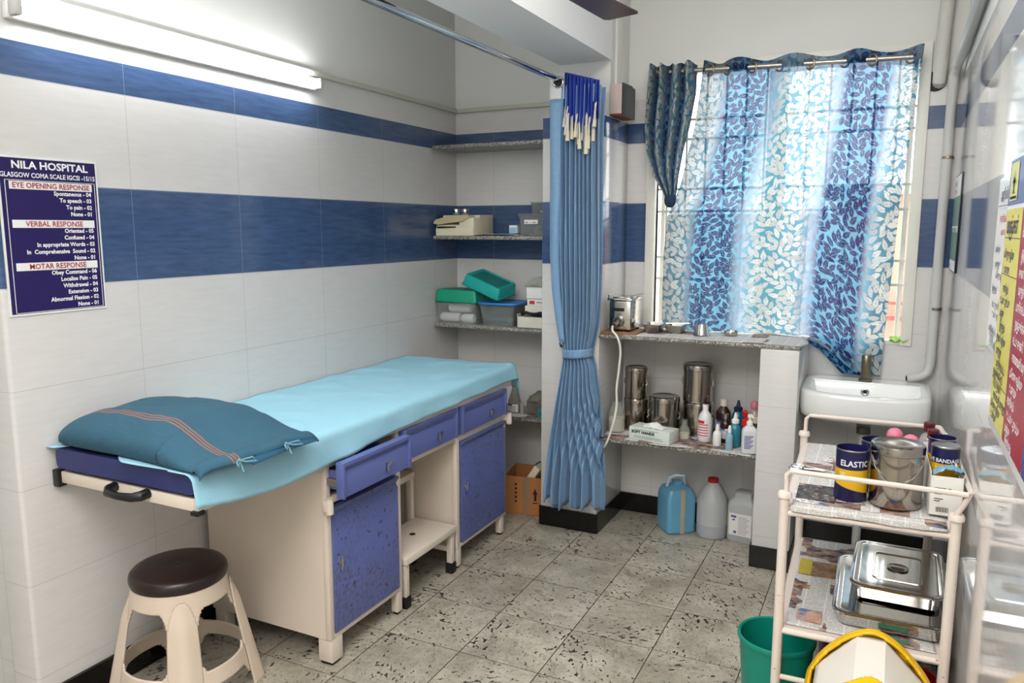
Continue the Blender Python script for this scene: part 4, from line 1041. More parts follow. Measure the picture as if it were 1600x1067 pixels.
# ------------------------------------------------------------------ shelf under the counter
SZ = .5205
tag(MB().grid(lambda u, v: (1.06 + .73 * u, -.436 + .28 * v + .014 * math.sin(u * 11), SZ + .0012 + .0012 * math.sin(u * 31) * math.sin(v * 9)), 40, 14).build('newspaper', M_news3, ang=0, solid=.0008), 'colourful newspaper lining the shelf under the counter', 'newspaper')
NZ = SZ + .004
M_drum = steel('dressing_drum_steel', (178, 170, 160), .135); M_traysteel = steel('mirror_steel', (206, 204, 200), .07)
def canister(loc, r, h, lab, handle=True):
    o = thing('steel_canister', lab, 'canister', loc, 'steel dressing drums')
    m = MB(); m.lathe(0, 0, [(0, 0), (r * .96, 0), (r, .004), (r, h * .84), (r * .985, h * .845), (r * .985, h * .86)], 40); m.build('drum', M_drum, o, local=True)
    m = MB(); m.lathe(0, 0, [(r * 1.015, h * .845), (r * 1.03, h * .85), (r * 1.03, h * .955), (r * 1.01, h * .985), (r * .92, h), (r * .86, h * .985), (r * .3, h * .985), (0, h * .99)], 40); m.build('lid', M_drum, o, local=True)
    m = MB()
    if handle: 
        for a in (PI, 0): m.tube([(r * math.cos(a) * 1.0, -.01, h * .62), (r * math.cos(a) * 1.1, -.006, h * .5), (r * math.cos(a) * 1.0, -.01, h * .42)], .003, 6)
        m.build('clasp', M_chrome, o, local=True)
    return o
canister((1.176, -.205, NZ), .062, .165, 'lower steel drum of the stack beside the milky jar')
canister((1.172, -.205, NZ + .166), .056, .160, 'smaller steel drum stacked on top beside the hanging cord')
canister((1.327, -.220, NZ), .075, .192, 'wide single steel drum in the middle of the shelf')
canister((1.482, -.150, NZ), .074, .165, 'lower steel drum behind the white bottle')
canister((1.476, -.150, NZ + .166), .073, .190, 'tall steel drum stacked on top behind the white bottle')
def bottle(name, loc, prof, mat, lab, cap=None, capmat=None, group='bottles on the shelf under the counter', label=None, cat='bottle', extra=None):
    o = thing(name, lab, cat, loc, group)
    m = MB(); m.lathe(0, 0, prof, 24); m.build('bottle_body', mat, o, local=True)
    if cap: m = MB(); m.lathe(0, 0, cap, 18); m.build('cap', capmat, o, local=True)
    if label:
        r, za, zb, ink = label[:4]; m = MB()
        m.grid(lambda u, v: (r * 1.012 * math.cos(-PI * .93 + PI * .75 * u), r * 1.012 * math.sin(-PI * .93 + PI * .75 * u), za + (zb - za) * v), 14, 4); lo_ = m.build('paper_label', label[4] if len(label) > 4 else M_paper, o, local=True)
        m = MB()
        rows = 6
        for i in range(rows):
            zz = za + (zb - za) * (i + .5) / rows; w_ = .9 if i < rows - 1 else .6; hh = (zb - za) * (.03 if i < rows - 1 else .09)
            m.grid(lambda u, v: (r * 1.018 * math.cos(-PI * .80 + PI * .55 * w_ * u), r * 1.018 * math.sin(-PI * .80 + PI * .55 * w_ * u), zz + hh * (v - .5) * 2), 10, 1)
        m.build('print_lines', ink, lo_, local=True)
    return o
bp = lambda r, h, n, nz: [(0, 0), (r * .93, 0), (r, .004), (r, h * .72), (r * .92, h * .80), (n * 1.1, h * .93), (n, h * .95), (n, h), (0, h)]
jr = thing('glass_jar', 'large clear jar half full of milky powder by the pillar', 'jar', (1.100, -.288, NZ))
mb = MB(); mb.lathe(1.100, -.290, [(0, 0), (.040, 0), (.042, .004), (.042, .098), (.034, .122), (.028, .13), (.028, .146), (.032, .148)], 24, NZ); mb.build('jar_glass', M_glass, jr)
mb = MB(); mb.lathe(1.100, -.290, [(0, .003), (.0395, .003), (.0395, .070), (0, .074)], 24, NZ); mb.build('powder', M_cream, jr)
jr = thing('glass_jar', 'small clear glass bottle with pale powder beside tissue box', 'jar', (1.440, -.285, NZ))
mb = MB(); mb.lathe(1.448, -.285, [(0, 0), (.026, 0), (.027, .003), (.027, .046), (.016, .066), (.013, .074), (.013, .092), (.016, .094)], 22, NZ); mb.build('jar_glass', M_glass, jr)
mb = MB(); mb.lathe(1.448, -.285, [(0, .003), (.0245, .003), (.0245, .028), (0, .029)], 22, NZ); mb.build('powder', M_cream, jr)
bottle('spray_bottle', (1.545, -.275, NZ), [(0, 0), (.033, 0), (.035, .004), (.035, .105), (.028, .130), (.014, .150), (.013, .182), (0, .182)], P('translucent_white', (214, 214, 214), .35), 'tall white bottle with red print on the shelf', [(0, .182), (.014, .182), (.014, .160)], M_white, label=(.035, .025, .105, M_inkr, P('label_white', (216, 214, 214), .4)))
bottle('brown_bottle', (1.612, -.170, NZ), bp(.036, .165, .015, 0), M_brownb, 'large brown bottle with cream cap at the shelf back', [(.017, .158), (.017, .190), (0, .192)], M_offw, label=(.036, .02, .09, M_inkb))
bottle('brown_bottle', (1.640, -.255, NZ), bp(.026, .120, .012, 0), M_brownb, 'smaller brown bottle with silver cap between white droppers', [(.014, .114), (.014, .138), (0, .139)], M_steel2, label=(.026, .02, .07, M_inkb))
bottle('dropper_bottle', (1.618, -.340, NZ), bp(.020, .080, .008, 0), M_white, 'white plastic dropper bottle left of the cyan bottle', [(.010, .078), (.007, .095), (.003, .105), (0, .106)], M_white)
bottle('dropper_bottle', (1.683, -.385, NZ), bp(.017, .085, .008, 0), P('pale_cyan_plastic', (150, 190, 206), .3, trans=.2), 'pale blue dropper bottle at the front edge', [(.009, .083), (.007, .108), (.003, .116), (0, .117)], M_white)
bottle('nozzle_bottle', (1.695, -.310, NZ), bp(.028, .118, .014, 0), M_cyanl, 'cyan liquid bottle with white pointed nozzle', [(.018, .112), (.018, .128), (.010, .134), (.004, .162), (0, .163)], M_white)
bottle('nozzle_bottle', (1.685, -.185, NZ), bp(.032, .150, .018, 0), P('deep_teal_liquid', (16, 92, 112), .2), 'deep teal bottle with dark pointed nozzle behind', [(.020, .142), (.022, .160), (.011, .166), (.005, .196), (0, .197)], P('navy_cap', (28, 40, 62), .4))
bottle('red_cap_bottle', (1.752, -.292, NZ), bp(.030, .105, .024, 0), clear('bluish_clear', (150, 160, 180), .6), 'squat clear bottle with a red cap beside the sanitiser', [(.031, .100), (.031, .128), (.02, .134), (0, .134)], M_red)
bottle('red_cap_bottle', (1.725, -.225, NZ), bp(.018, .130, .010, 0), P('violet_plastic', (70, 60, 110), .3), 'slim violet bottle with red flip cap at the back', [(.012, .126), (.014, .150), (.006, .160), (0, .161)], M_red)
bottle('pink_top_bottle', (1.762, -.190, NZ), bp(.028, .160, .016, 0), clear('hazy_pink', (206, 184, 184), .6), 'hazy bottle with a pink rubber bulb top', [(.012, .155), (.019, .172), (.020, .186), (.012, .200), (0, .203)], P('pink_rubber', (196, 118, 128), .5))
bottle('brown_bottle', (1.789, -.330, NZ), bp(.021, .135, .014, 0), M_brownb, 'brown bottle with cream cap against the pier', [(.015, .128), (.015, .152), (0, .153)], M_offw)
sn = thing('pump_bottle', 'white pump sanitiser bottle with blue print at shelf front', 'bottle', (1.772, -.400, NZ), 'bottles on the shelf under the counter')
mb = MB(); mb.M = Matrix.Translation((1.775, -.396, NZ)) @ Matrix.Rotation(.25, 4, 'Z')
pts = rrect(-.035, .035, -.022, .022, .014); 
rr = [[mb._v((p[0] * s, p[1] * s, z)) for p in pts] for s, z in ((.94, 0), (1, .005), (1, .100), (.93, .112), (.5, .126), (.36, .130))]
for a, b in zip(rr, rr[1:]):
    for k in range(len(a)): mb._f([a[k], a[(k + 1) % len(a)], b[(k + 1) % len(a)], b[k]])
mb._f(rr[0][::-1]); mb._f(rr[-1]); mb.build('bottle_body', P('milky_white', (206, 208, 210), .35), sn)
mb = MB(); mb.lathe(1.775, -.396, [(.014, 0), (.014, .018), (.007, .022), (.007, .036), (.012, .038), (.012, .050), (0, .052)], 16, NZ + .130); mb.tube([(1.775, -.396, NZ + .178), (1.790, -.416, NZ + .176), (1.793, -.420, NZ + .168)], .005, 8); mb.build('pump', M_white, sn)
mb = MB(); mb.M = Matrix.Translation((1.775, -.396, NZ)) @ Matrix.Rotation(.25, 4, 'Z')
for i in range(9): mb.quad(*[(-.024, -.0226, .024 + i * .007), (.004 + .012 * ((i * 7) % 3) / 2, -.0226, .024 + i * .007), (.004 + .012 * ((i * 7) % 3) / 2, -.0226, .0275 + i * .007), (-.024, -.0226, .0275 + i * .007)])
mb.build('blue_print', M_inkb, sn)
# tissue / glove box
gb = thing('glove_box', 'white SOFT HANDS carton with a torn tissue showing on top', 'box', (1.325, -.37, NZ))
G = Matrix.Translation((1.318, -.372, NZ)) @ Matrix.Rotation(-.20, 4, 'Z')
mb = MB(); mb.M = G; mb.box(-.108, .108, -.052, .052, 0, .062, .001); mb.build('carton', P('pale_green_card', (206, 212, 204), .6, var=.03), gb)
mb = MB(); mb.M = G
mb.text('SOFT HANDS', .0195, (-.094, -.0526, .034), (1, 0, 0), (0, 0, 1), 'LEFT', .0011, 1.05)
mb.build('lettering', P('dark_green_ink', (30, 40, 46), .6), gb, ang=0, merge=False)
mb = MB(); mb.M = G
for i, z_ in enumerate((.012, .019, .052)): mb.quad((-.08, -.0526, z_), (.075 - i * .01, -.0526, z_), (.075 - i * .01, -.0526, z_ + .003), (-.08, -.0526, z_ + .003))
mb.build('green_lines', P('teal_ink', (120, 160, 150), .6), gb)
mb = MB(); mb.M = G; mb.grid(lambda u, v: (-.055 + .12 * u, -.028 + .05 * v + .006 * math.sin(u * 13), .064 + .022 * math.sin(u * PI) * math.sin(v * PI) + .008 * mnoise.noise((u * 8, v * 8, 0))), 18, 10); mb.build('tissue', M_cotton, gb, ang=0, solid=.0015)

# ------------------------------------------------------------------ jugs on the floor under the counter
bj = thing('water_jug', 'square jug of blue liquid with tape strap on the floor', 'jug', (1.39, -.16, 0), 'plastic jugs under the counter')
J = Matrix.Translation((1.388, -.155, 0)) @ Matrix.Rotation(math.radians(38), 4, 'Z')
mb = MB(); mb.M = J; pts = rrect(-.078, .078, -.078, .078, .022)
rr = [[mb._v((p[0] * s, p[1] * s, z)) for p in pts] for s, z in ((.9, 0), (1, .010), (1, .185), (.95, .205), (.80, .228), (.45, .240), (.30, .243), (.28, .262), (.20, .264))]
for a, b in zip(rr, rr[1:]):
    for k in range(len(a)): mb._f([a[k], a[(k + 1) % len(a)], b[(k + 1) % len(a)], b[k]])
mb._f(rr[0][::-1]); mb._f(rr[-1]); mb.build('jug_body', M_bluel, bj, ang=30)
mb = MB(); mb.tube([(1.345, -.19, .235), (1.358, -.185, .282), (1.385, -.178, .296), (1.425, -.165, .297), (1.430, -.150, .245)], [.009, .010, .010, .010, .008], 8); mb.build('handle', P('pale_blue_plastic', (160, 186, 196), .35), bj)
mb = MB(); mb.M = J; mb.box(-.012, .012, -.0815, -.0785, .003, .21); mb.box(-.012, .012, -.0815, -.05, .208, .232); mb.build('tape_strap', P('tan_tape', (168, 160, 140), .5), bj)
wj = thing('water_jug', 'translucent white jug with a red cap, half full', 'jug', (1.575, -.165, 0), 'plastic jugs under the counter')
WJ = (1.572, -.152)
mb = MB(); mb.lathe(*WJ, [(0, 0), (.070, 0), (.077, .008), (.077, .175), (.070, .205), (.045, .255), (.028, .272), (.026, .288), (0, .288)], 28); mb.build('jug_body', M_milky, wj)
mb = MB(); mb.lathe(*WJ, [(.026, .270), (.027, .272), (.027, .300), (.022, .303), (0, .303)], 20); mb.build('cap', P('red_cap', (150, 20, 22), .35), wj)
mb = MB(); mb.lathe(*WJ, [(.0773, .008), (.0776, .010), (.0776, .068), (.0773, .070)], 28); mb.build('liquid', P('grey_liquid', (160, 164, 168), .25), wj)
lj = thing('water_jug', 'white plastic can with a printed paper label by the pier', 'jug', (1.725, -.15, 0), 'plastic jugs under the counter')
L = Matrix.Translation((1.728, -.135, 0)) @ Matrix.Rotation(math.radians(-8), 4, 'Z')
mb = MB(); mb.M = L; pts = rrect(-.072, .072, -.062, .062, .024)
rr = [[mb._v((p[0] * s, p[1] * s, z)) for p in pts] for s, z in ((.92, 0), (1, .010), (1, .178), (.94, .200), (.62, .226), (.60, .246), (.5, .250))]
for a, b in zip(rr, rr[1:]):
    for k in range(len(a)): mb._f([a[k], a[(k + 1) % len(a)], b[(k + 1) % len(a)], b[k]])
mb._f(rr[0][::-1]); mb._f(rr[-1]); mb.build('jug_body', M_milky, lj, ang=30)
mb = MB(); mb.M = L; mb.box(-.056, .056, -.0632, -.0622, .036, .148); o = mb.build('paper_label', M_paper, lj)
mb = MB(); mb.M = L
mb.box(-.047, -.020, -.0640, -.0636, .126, .137); mb.prism([(-.044, .110), (-.024, .112), (-.030, .122)], .0004, 'y', -.064); mb.box(-.032, -.018, -.064, -.0636, .046, .058)
mb.build('blue_mark', P('violet_ink', (80, 84, 150), .6), o)
mb = MB(); mb.M = L
for i in range(13): mb.box(-.010, .030 + .014 * ((i * 5) % 4) / 3, -.064, -.0636, .044 + i * .0073, .0462 + i * .0073)
mb.build('fine_print', P('grey_print', (150, 150, 156), .6), o)

# ------------------------------------------------------------------ alcove things
fx = thing('telephone_machine', 'cream fax telephone with two silver cups on the alcove shelf', 'telephone', (.13, -.15, 1.5105))
z1 = 1.5108
mb = MB(); mb.prism([(-.265, z1), (-.03, z1), (-.03, z1 + .116), (-.185, z1 + .112), (-.20, z1 + .075), (-.255, z1 + .058), (-.268, z1 + .03)], .235, 'x', .02); mb.box(.165, .258, -.262, -.04, z1 + .001, z1 + .098, .004); mb.build('machine_body', M_offw, fx)
mb = MB(); mb.prism([(.005, z1 + .068), (.03, z1 + .060), (.19, z1 + .078), (.24, z1 + .102), (.215, z1 + .114), (.10, z1 + .106), (.02, z1 + .088)], .062, 'y', -.272); mb.build('handset', P('tan_plastic', (186, 174, 136), .4), fx)
mb = MB(); mb.quad((.03, -.2695, z1 + .04), (.15, -.2695, z1 + .045), (.15, -.2705, z1 + .05), (.03, -.2705, z1 + .05)); mb.build('paper_slot', M_dark, fx)
for x, lb in ((.085, 'small silver capped pot on the telephone, nearer the corner'), (.142, 'small silver capped pot on the telephone, farther from corner')):
    s_ = thing('silver_pot', lb, 'pot', (x, -.15, z1 + .117)); 
    mb = MB(); mb.lathe(x, -.15, [(0, 0), (.018, 0), (.020, .004), (.020, .026), (.017, .031), (0, .033)], 18, z1 + .117); mb.build('pot_body', M_chrome, s_)
    mb = MB(); mb.lathe(x, -.15, [(.0215, 0), (.0215, .004), (.0205, .006)], 18, z1 + .140); mb.build('rim', M_chrome, s_)
tag(MB().grid(lambda u, v: (.26 + .26 * u, -.27 + .12 * v, z1 + .002 + .010 * math.sin(u * PI) * (1 - .5 * v) + .002 * math.sin(u * 9)), 20, 6).build('folded_paper', M_paper, ang=0, solid=.0012), 'loose curled paper lying on the telephone shelf', 'paper')
sbx = thing('small_carton', 'little blue and white carton next to clear storage case', 'box', (.485, -.20, z1))
mb = MB(); mb.box(.455, .500, -.225, -.16, z1 + .014, z1 + .056, .001); mb.build('carton', M_paper, sbx); mb = MB(); mb.box(.4545, .497, -.2256, -.225, z1 + .016, z1 + .044); mb.build('blue_print', P('light_blue_print', (130, 180, 206), .6), sbx)
def clearbox(name, x0, x1, y0, y1, z0, h, lab, mat=M_clearp, tap=.92, lid=None, lidmat=None, cat='storage box', grp=None):
    o = thing(name, lab, cat, ((x0 + x1) / 2, (y0 + y1) / 2, z0), grp)
    m = MB(); P0 = rrect(x0, x1, y0, y1, .015); cx, cy = (x0 + x1) / 2, (y0 + y1) / 2
    rr = [[m._v((cx + (p[0] - cx) * s, cy + (p[1] - cy) * s, z)) for p in P0] for s, z in ((tap, z0), (1, z0 + h), (1.03, z0 + h), (1.03, z0 + h - .008))]
    for a, b in zip(rr, rr[1:]):
        for k in range(len(a)): m._f([a[k], a[(k + 1) % len(a)], b[(k + 1) % len(a)], b[k]])
    m._f(rr[0][::-1]); m.build('box_body', mat, o, ang=30, solid=.0015)
    if lid: m = MB(); m.prism(rrect(x0 - .008, x1 + .008, y0 - .008, y1 + .008, .018), lid, 'z', z0 + h); m.build('lid', lidmat, o)
    return o
cb = clearbox('storage_case', .525, .722, -.255, -.05, z1, .105, 'smoky clear plastic case with white label on telephone shelf', M_smoke, .97, .012, M_smoke)
mb = MB(); mb.box(.562, .640, -.2635, -.2615, z1 + .062, z1 + .084); o = mb.build('paper_label', M_paper, cb); mb = MB(); 
for a, b in ((.567, .585), (.598, .602), (.612, .628)): mb.box(a, b, -.2642, -.2635, z1 + .068, z1 + .072)
mb.build('print_marks', M_ink, o)
mb = MB(); mb.ball((.60, -.16, z1 + .03), .03, (1, 1, .8)); mb.box(.56, .67, -.2, -.12, z1 + .003, z1 + .012); mb.build('contents', P('grey_contents', (150, 158, 156), .6), cb)
cb2 = clearbox('storage_case', .570, .722, -.20, -.04, z1 + .118, .055, 'flat clear case lying on top of the labelled case', M_smoke, .98, .006, M_smoke)
mb = MB(); mb.box(.60, .625, -.15, -.11, z1 + .122, z1 + .136, .004); mb.build('contents', M_cotton, cb2)

z3 = 1.0205
cbx = clearbox('cotton_box', .010, .262, -.262, -.06, z3, .118, 'clear plastic box packed with white cotton rolls on alcove shelf', M_clearp, .96)
for x, y, z, l in ((.025, -.22, .032, .105), (.07, -.205, .086, .12), (.165, -.225, .030, .058)):
    m = MB(); r = .026; m.tube([(x, y, z3 + z), (x + .01, y, z3 + z), (x + l, y + .01, z3 + z), (x + l + .01, y + .01, z3 + z)], [r * .8, r, r, r * .8], 16); 
    tag(m.build('cotton_roll', M_cotton), {.025: 'cotton roll at the bottom corner end of the clear box', .07: 'cotton roll lying on top in the clear box', .165: 'cotton roll at the bottom right in the clear box'}[x], 'cotton roll', 'cotton rolls')
def inv_lid(name, loc, w, d, h, mat, lab, rot):
    o = thing(name, lab, 'lid', loc)
    o.rotation_euler = rot
    m = MB(); P0 = rrect(-w / 2, w / 2, -d / 2, d / 2, .014)
    rr = [[m._v((p[0] * s, p[1] * s, z)) for p in P0] for s, z in ((1.03, 0), (1.03, .006), (1, .006), (.95, h - .006), (.92, h), (.86, h), (.84, h - .004))]
    for a, b in zip(rr, rr[1:]):
        for k in range(len(a)): m._f([a[k], a[(k + 1) % len(a)], b[(k + 1) % len(a)], b[k]])
    m._f(rr[-1]); m.build('lid_shell', mat, o, ang=30, solid=.002, local=True)
    m = MB(); m.prism(rrect(-w * .38, w * .38, -d * .36, d * .36, .01), .001, 'z', h - .0035); m.build('lid_panel', P(mat.name + '_dusty', tuple(int(v * .72 + 30) for v in ((0, 110, 88) if 'green' in mat.name else (0, 116, 112))), .6, var=.2), o, local=True)
    return o
inv_lid('box_lid', (.140, -.165, z3 + .121), .262, .205, .068, M_green, 'flat green box lid on the cotton box', (0, .015, 0))
inv_lid('box_lid', (.305, -.180, z3 + .196), .245, .185, .062, M_teal, 'tilted teal box lid resting across both boxes', (math.radians(8), math.radians(20), math.radians(-4)))
bs = clearbox('clear_basin', .285, .497, -.260, -.055, z3, .118, 'clear basin with blue rim full of packets on alcove shelf', M_smoke, .86)
mb = MB(); q = rrect(.270, .512, -.270, -.045, .05, 8); mb.tube([(p[0], p[1], z3 + .122) for p in q], .007, 8, closed=True); mb.prism(rrect(.274, .508, -.266, -.05, .05, 8), .003, 'z', z3 + .121); mb.build('blue_lid', P('sky_blue_plastic', (40, 124, 196), .35), bs)
mb = MB()
for i in range(9): mb.ball((.325 + .032 * (i % 5), -.20 + .04 * (i // 5), z3 + .03 + .02 * ((i * 3) % 3)), .026, (1.1, .8, .7), 8)
mb.build('contents', P('blue_grey_packets', (104, 128, 140), .6, var=.35, vscale=40), bs)
tb = thing('lidded_case', 'grey white lidded case at the top of the right stack', 'storage box', (.64, -.15, z3 + .155))
mb = MB(); mb.box(.568, .722, -.250, -.06, z3 + .158, z3 + .222, .006); mb.build('case_body', M_white, tb)
mb = MB(); mb.box(.560, .724, -.258, -.052, z3 + .222, z3 + .240, .004); mb.prism([(.568, z3 + .240), (.724, z3 + .240), (.724, z3 + .272), (.60, z3 + .270)], .18, 'y', -.245); mb.build('case_lid', P('grey_clear_lid', (152, 154, 148), .3), tb)
mb = MB(); mb.tube([(.60, -.262, z3 + .235), (.615, -.268, z3 + .228), (.64, -.262, z3 + .235)], .003, 6); mb.build('latch', M_steel2, tb)
rb = thing('medicine_carton', 'white carton with red mark below the grey white case', 'box', (.65, -.16, z3 + .125))
mb = MB(); mb.box(.575, .724, -.250, -.08, z3 + .121, z3 + .156, .001); mb.build('carton', M_paper, rb)
mb = MB(); mb.box(.588, .618, -.2506, -.250, z3 + .130, z3 + .148); mb.build('red_mark', M_inkr, rb)
mb = MB(); mb.box(.63, .70, -.2506, -.250, z3 + .138, z3 + .142); mb.build('print_line', M_ink, rb)
hb = thing('paper_carton', 'flat white carton under the stack beneath the red marked carton', 'box', (.65, -.16, z3 + .08))
mb = MB(); mb.box(.562, .724, -.252, -.075, z3 + .086, z3 + .1205, .001); mb.build('carton', P('cream_card', (212, 208, 198), .7), hb)
ob = thing('open_carton', 'open cream carton with black cuff tubing in it', 'box', (.63, -.17, z3))
mb = MB(); x0, x1, y0, y1 = .521, .724, -.266, -.08
for a in ((x0, x1, y0, y0 + .003, z3, z3 + .062), (x0, x1, y1 - .003, y1, z3, z3 + .085), (x0, x0 + .003, y0, y1, z3, z3 + .075), (x1 - .003, x1, y0, y1, z3, z3 + .085), (x0, x1, y0, y1, z3, z3 + .003)): mb.box(*a)
mb.build('carton', P('cream_card_b', (208, 204, 192), .7), ob)
mb = MB(); mb.box(.53, .715, -.255, -.09, z3 + .003, z3 + .058); mb.build('filling', P('pale_packing', (170, 166, 156), .8), ob)
cf = MB(); cf.tube(cr([(.54, -.245, z3 + .072), (.57, -.25, z3 + .084), (.61, -.24, z3 + .074), (.65, -.25, z3 + .084), (.69, -.235, z3 + .080), (.70, -.22, z3 + .084)]), .009, 8); cf.box(.60, .66, -.24, -.20, z3 + .0635, z3 + .078, .004)
tag(cf.build('black_tubing', M_rubber, ang=40), 'coil of black rubber tubing lying in the open carton', 'tubing')

z4 = .5305
bottle('squat_bottle', (.470, -.19, z4), [(0, 0), (.036, 0), (.038, .004), (.034, .07), (.016, .13), (.013, .155), (0, .156)], clear('dusty_clear', (150, 146, 136), .7), 'dusty conical bottle on the low alcove shelf', [(.016, .150), (.016, .172), (0, .173)], P('brown_cap', (96, 76, 62), .5), group='jars on the low alcove shelf', label=(.037, .01, .055, M_ink))
bottle('white_tube', (.520, -.20, z4), [(0, 0), (.010, 0), (.011, .06), (0, .062)], P('grey_white_tube', (176, 172, 164), .5), 'short white tube standing beside the dusty conical bottle', group='jars on the low alcove shelf', cat='tube')
pk = MB(); pk.grid(lambda u, v: (.55 + .17 * u, -.20 + .12 * v, z4 + .075 + .055 * math.sin(u * PI * .8 + .4) * math.sin(v * PI) + .012 * mnoise.noise((u * 7, v * 7, 1))), 20, 12); pk.grid(lambda u, v: (.55 + .17 * u, -.20 + .012 * math.sin(u * 9), z4 + (.075 + .012 * mnoise.noise((u * 7, 0, 1))) * v), 20, 8)
tag(pk.build('plastic_bag', clear('crumpled_bag', (120, 118, 108), .8), ang=0, solid=.001), 'crumpled dusty plastic bag on the low alcove shelf', 'bag')
tbx = thing('teal_carton', 'small teal carton at the pillar end of the low shelf', 'box', (.69, -.22, z4))
mb = MB(); mb.box(.645, .722, -.262, -.21, z4, z4 + .058, .002); mb.build('carton', P('teal_card', (48, 134, 140), .6), tbx); mb = MB(); mb.box(.652, .715, -.2626, -.262, z4 + .02, z4 + .036); mb.build('print_panel', P('dark_teal_print', (36, 104, 122), .6), tbx)
tag(MB().grid(lambda u, v: (.30 + .40 * u, -.279 + .09 * v, z4 + .0012 + .002 * math.sin(u * 17) * v - .0 * u), 24, 6).build('newspaper', M_news2, ang=0, solid=.0008), 'old newspaper edge lining the low alcove shelf', 'newspaper')

# cardboard box on the floor
kb = thing('cardboard_box', 'open brown cardboard box with arrow print on alcove floor', 'box', (.56, -.24, 0))
K = Matrix.Translation((.575, -.215, 0)) @ Matrix.Rotation(math.radians(10), 4, 'Z')
mb = MB(); mb.M = K; w, d, hh = .112, .115, .215
for a in ((-w, w, -d, -d + .004, 0, hh), (-w, w, d - .004, d, 0, hh), (-w, -w + .004, -d, d, 0, hh), (w - .004, w, -d, d, 0, hh), (-w, w, -d, d, 0, .004)): mb.box(*a)
mb.build('carton', M_card, kb)
mb = MB(); mb.M = K; mb.box(-.006, .030, -d - .0012, -d - .0002, 0, hh); mb.build('tape', M_tape, kb)
mb = MB(); mb.M = K; yk = -d - .0008
mb.poly([(.062, yk, .155), (.048, yk, .120), (.057, yk, .123), (.057, yk, .085), (.070, yk, .085), (.070, yk, .123), (.078, yk, .120)][::-1]); mb.quad((.048, yk, .070), (.078, yk, .070), (.078, yk, .076), (.048, yk, .076))
for i in range(5): mb.quad((-.052, yk, .07 + i * .024), (-.040, yk, .07 + i * .024), (-.040, yk, .082 + i * .024), (-.052, yk, .082 + i * .024))
mb.build('print_marks', M_ink, kb, ang=0)
ex = thing('extension_board', 'cream socket board leaning inside the cardboard box', 'socket board', (.57, -.2, .1))
mb = MB(); mb.M = K @ Matrix.Translation((.02, -.02, .17)) @ Matrix.Rotation(math.radians(-58), 4, 'Y') @ Matrix.Rotation(math.radians(-12), 4, 'X'); mb.box(-.10, .10, -.055, .055, -.02, .02, .005); mb.build('board_case', M_offw, ex)
m = MB(); m.M = mb.M.copy()
for x in (-.03, .04): m.ball((x, .02, .019), .013, (1, 1, .3)); m.ball((x + .02, -.02, .019), .006, (1, 1, .4))
m.build('socket', M_dark, ex)
tag(MB().tube(cr([(.60, -.20, .245), (.62, -.18, .262), (.66, -.17, .265), (.69, -.175, .250), (.695, -.18, .21)]), .004, 6).build('black_cable', M_rubber), 'loop of black cable sticking out of the cardboard box', 'cable')

# ------------------------------------------------------------------ dressing trolley
TC = Vector((2.287, -1.365, 0)); TR = .027
TM = Matrix.Translation(TC) @ Matrix.Rotation(TR, 4, 'Z')
tr = thing('dressing_trolley', 'chipped white tubular two-shelf trolley beside the basin', 'trolley', TC)
def TB(): m = MB(); m.M = TM.copy(); return m
hx, hy = .214, .365; TZ = .772
for sx, sy in ((-1, -1), (1, -1), (-1, 1), (1, 1)):
    m = TB(); m.tube([(sx * hx, sy * hy, .045), (sx * hx, sy * hy, .800)], .0140, 14); o = m.build('leg', M_trolley, tr)
    m = TB(); m.lathe(sx * hx, sy * hy, [(.0140, .788), (.020, .790), (.020, .800), (.017, .806), (0, .808)], 16); m.build('post_cap', M_trolley, o)
    m = TB(); m.M = TM @ Matrix.Translation((sx * hx, sy * hy, 0)); m.tube([(-.010, 0, .025), (.010, 0, .025)], .025, 16); m.build('caster', M_rubber, o)
def ring_frame(z, r): 
    m = TB()
    for a, b in (((-hx, -hy), (hx, -hy)), ((hx, -hy), (hx, hy)), ((hx, hy), (-hx, hy)), ((-hx, hy), (-hx, -hy))): m.tube([(*a, z), (*b, z)], r, 10)
    return m
ring_frame(.745, .009).build('shelf_rim', M_trolley, tr); ring_frame(.385, .009).build('shelf_rim', M_trolley, tr)
m = TB(); m.box(-hx, hx, -hy, hy, .756, .764); m.build('shelf_plate', M_trolley, tr)
m = TB(); m.box(-hx, hx, -hy, hy, .390, .396); m.build('shelf_plate', M_trolley, tr)
for sy in (-1, 1): m = TB(); m.tube([(-hx, sy * hy, .24), (hx, sy * hy, .24)], .008, 10); m.build('stretcher', M_trolley, tr)
m = TB(); RZ = .868
rail = [(-hx + .004, -hy, .806), (-hx + .002, -hy, RZ - .012), (-hx + .012, -hy, RZ)] + [(hx - .01, -hy - .018, RZ), (hx + .018, -hy - .022, RZ), (hx + .028, -hy - .008, RZ), (hx + .027, hy - .3, RZ), (hx + .010, hy, RZ), (hx - .012, hy, RZ)] + [(-hx + .016, hy, RZ), (-hx + .004, hy, RZ - .014), (-hx + .003, hy, .806)]
m.tube(rail, .0072, 10); m.tube([(hx + .024, -hy - .016, RZ), (hx + .012, -hy - .012, .835), (hx, -hy, .806)], .0072, 10); m.tube([(hx + .006, hy, RZ), (hx, hy, .806)], .0072, 10)
m.build('guard_rail', M_trolley, tr)
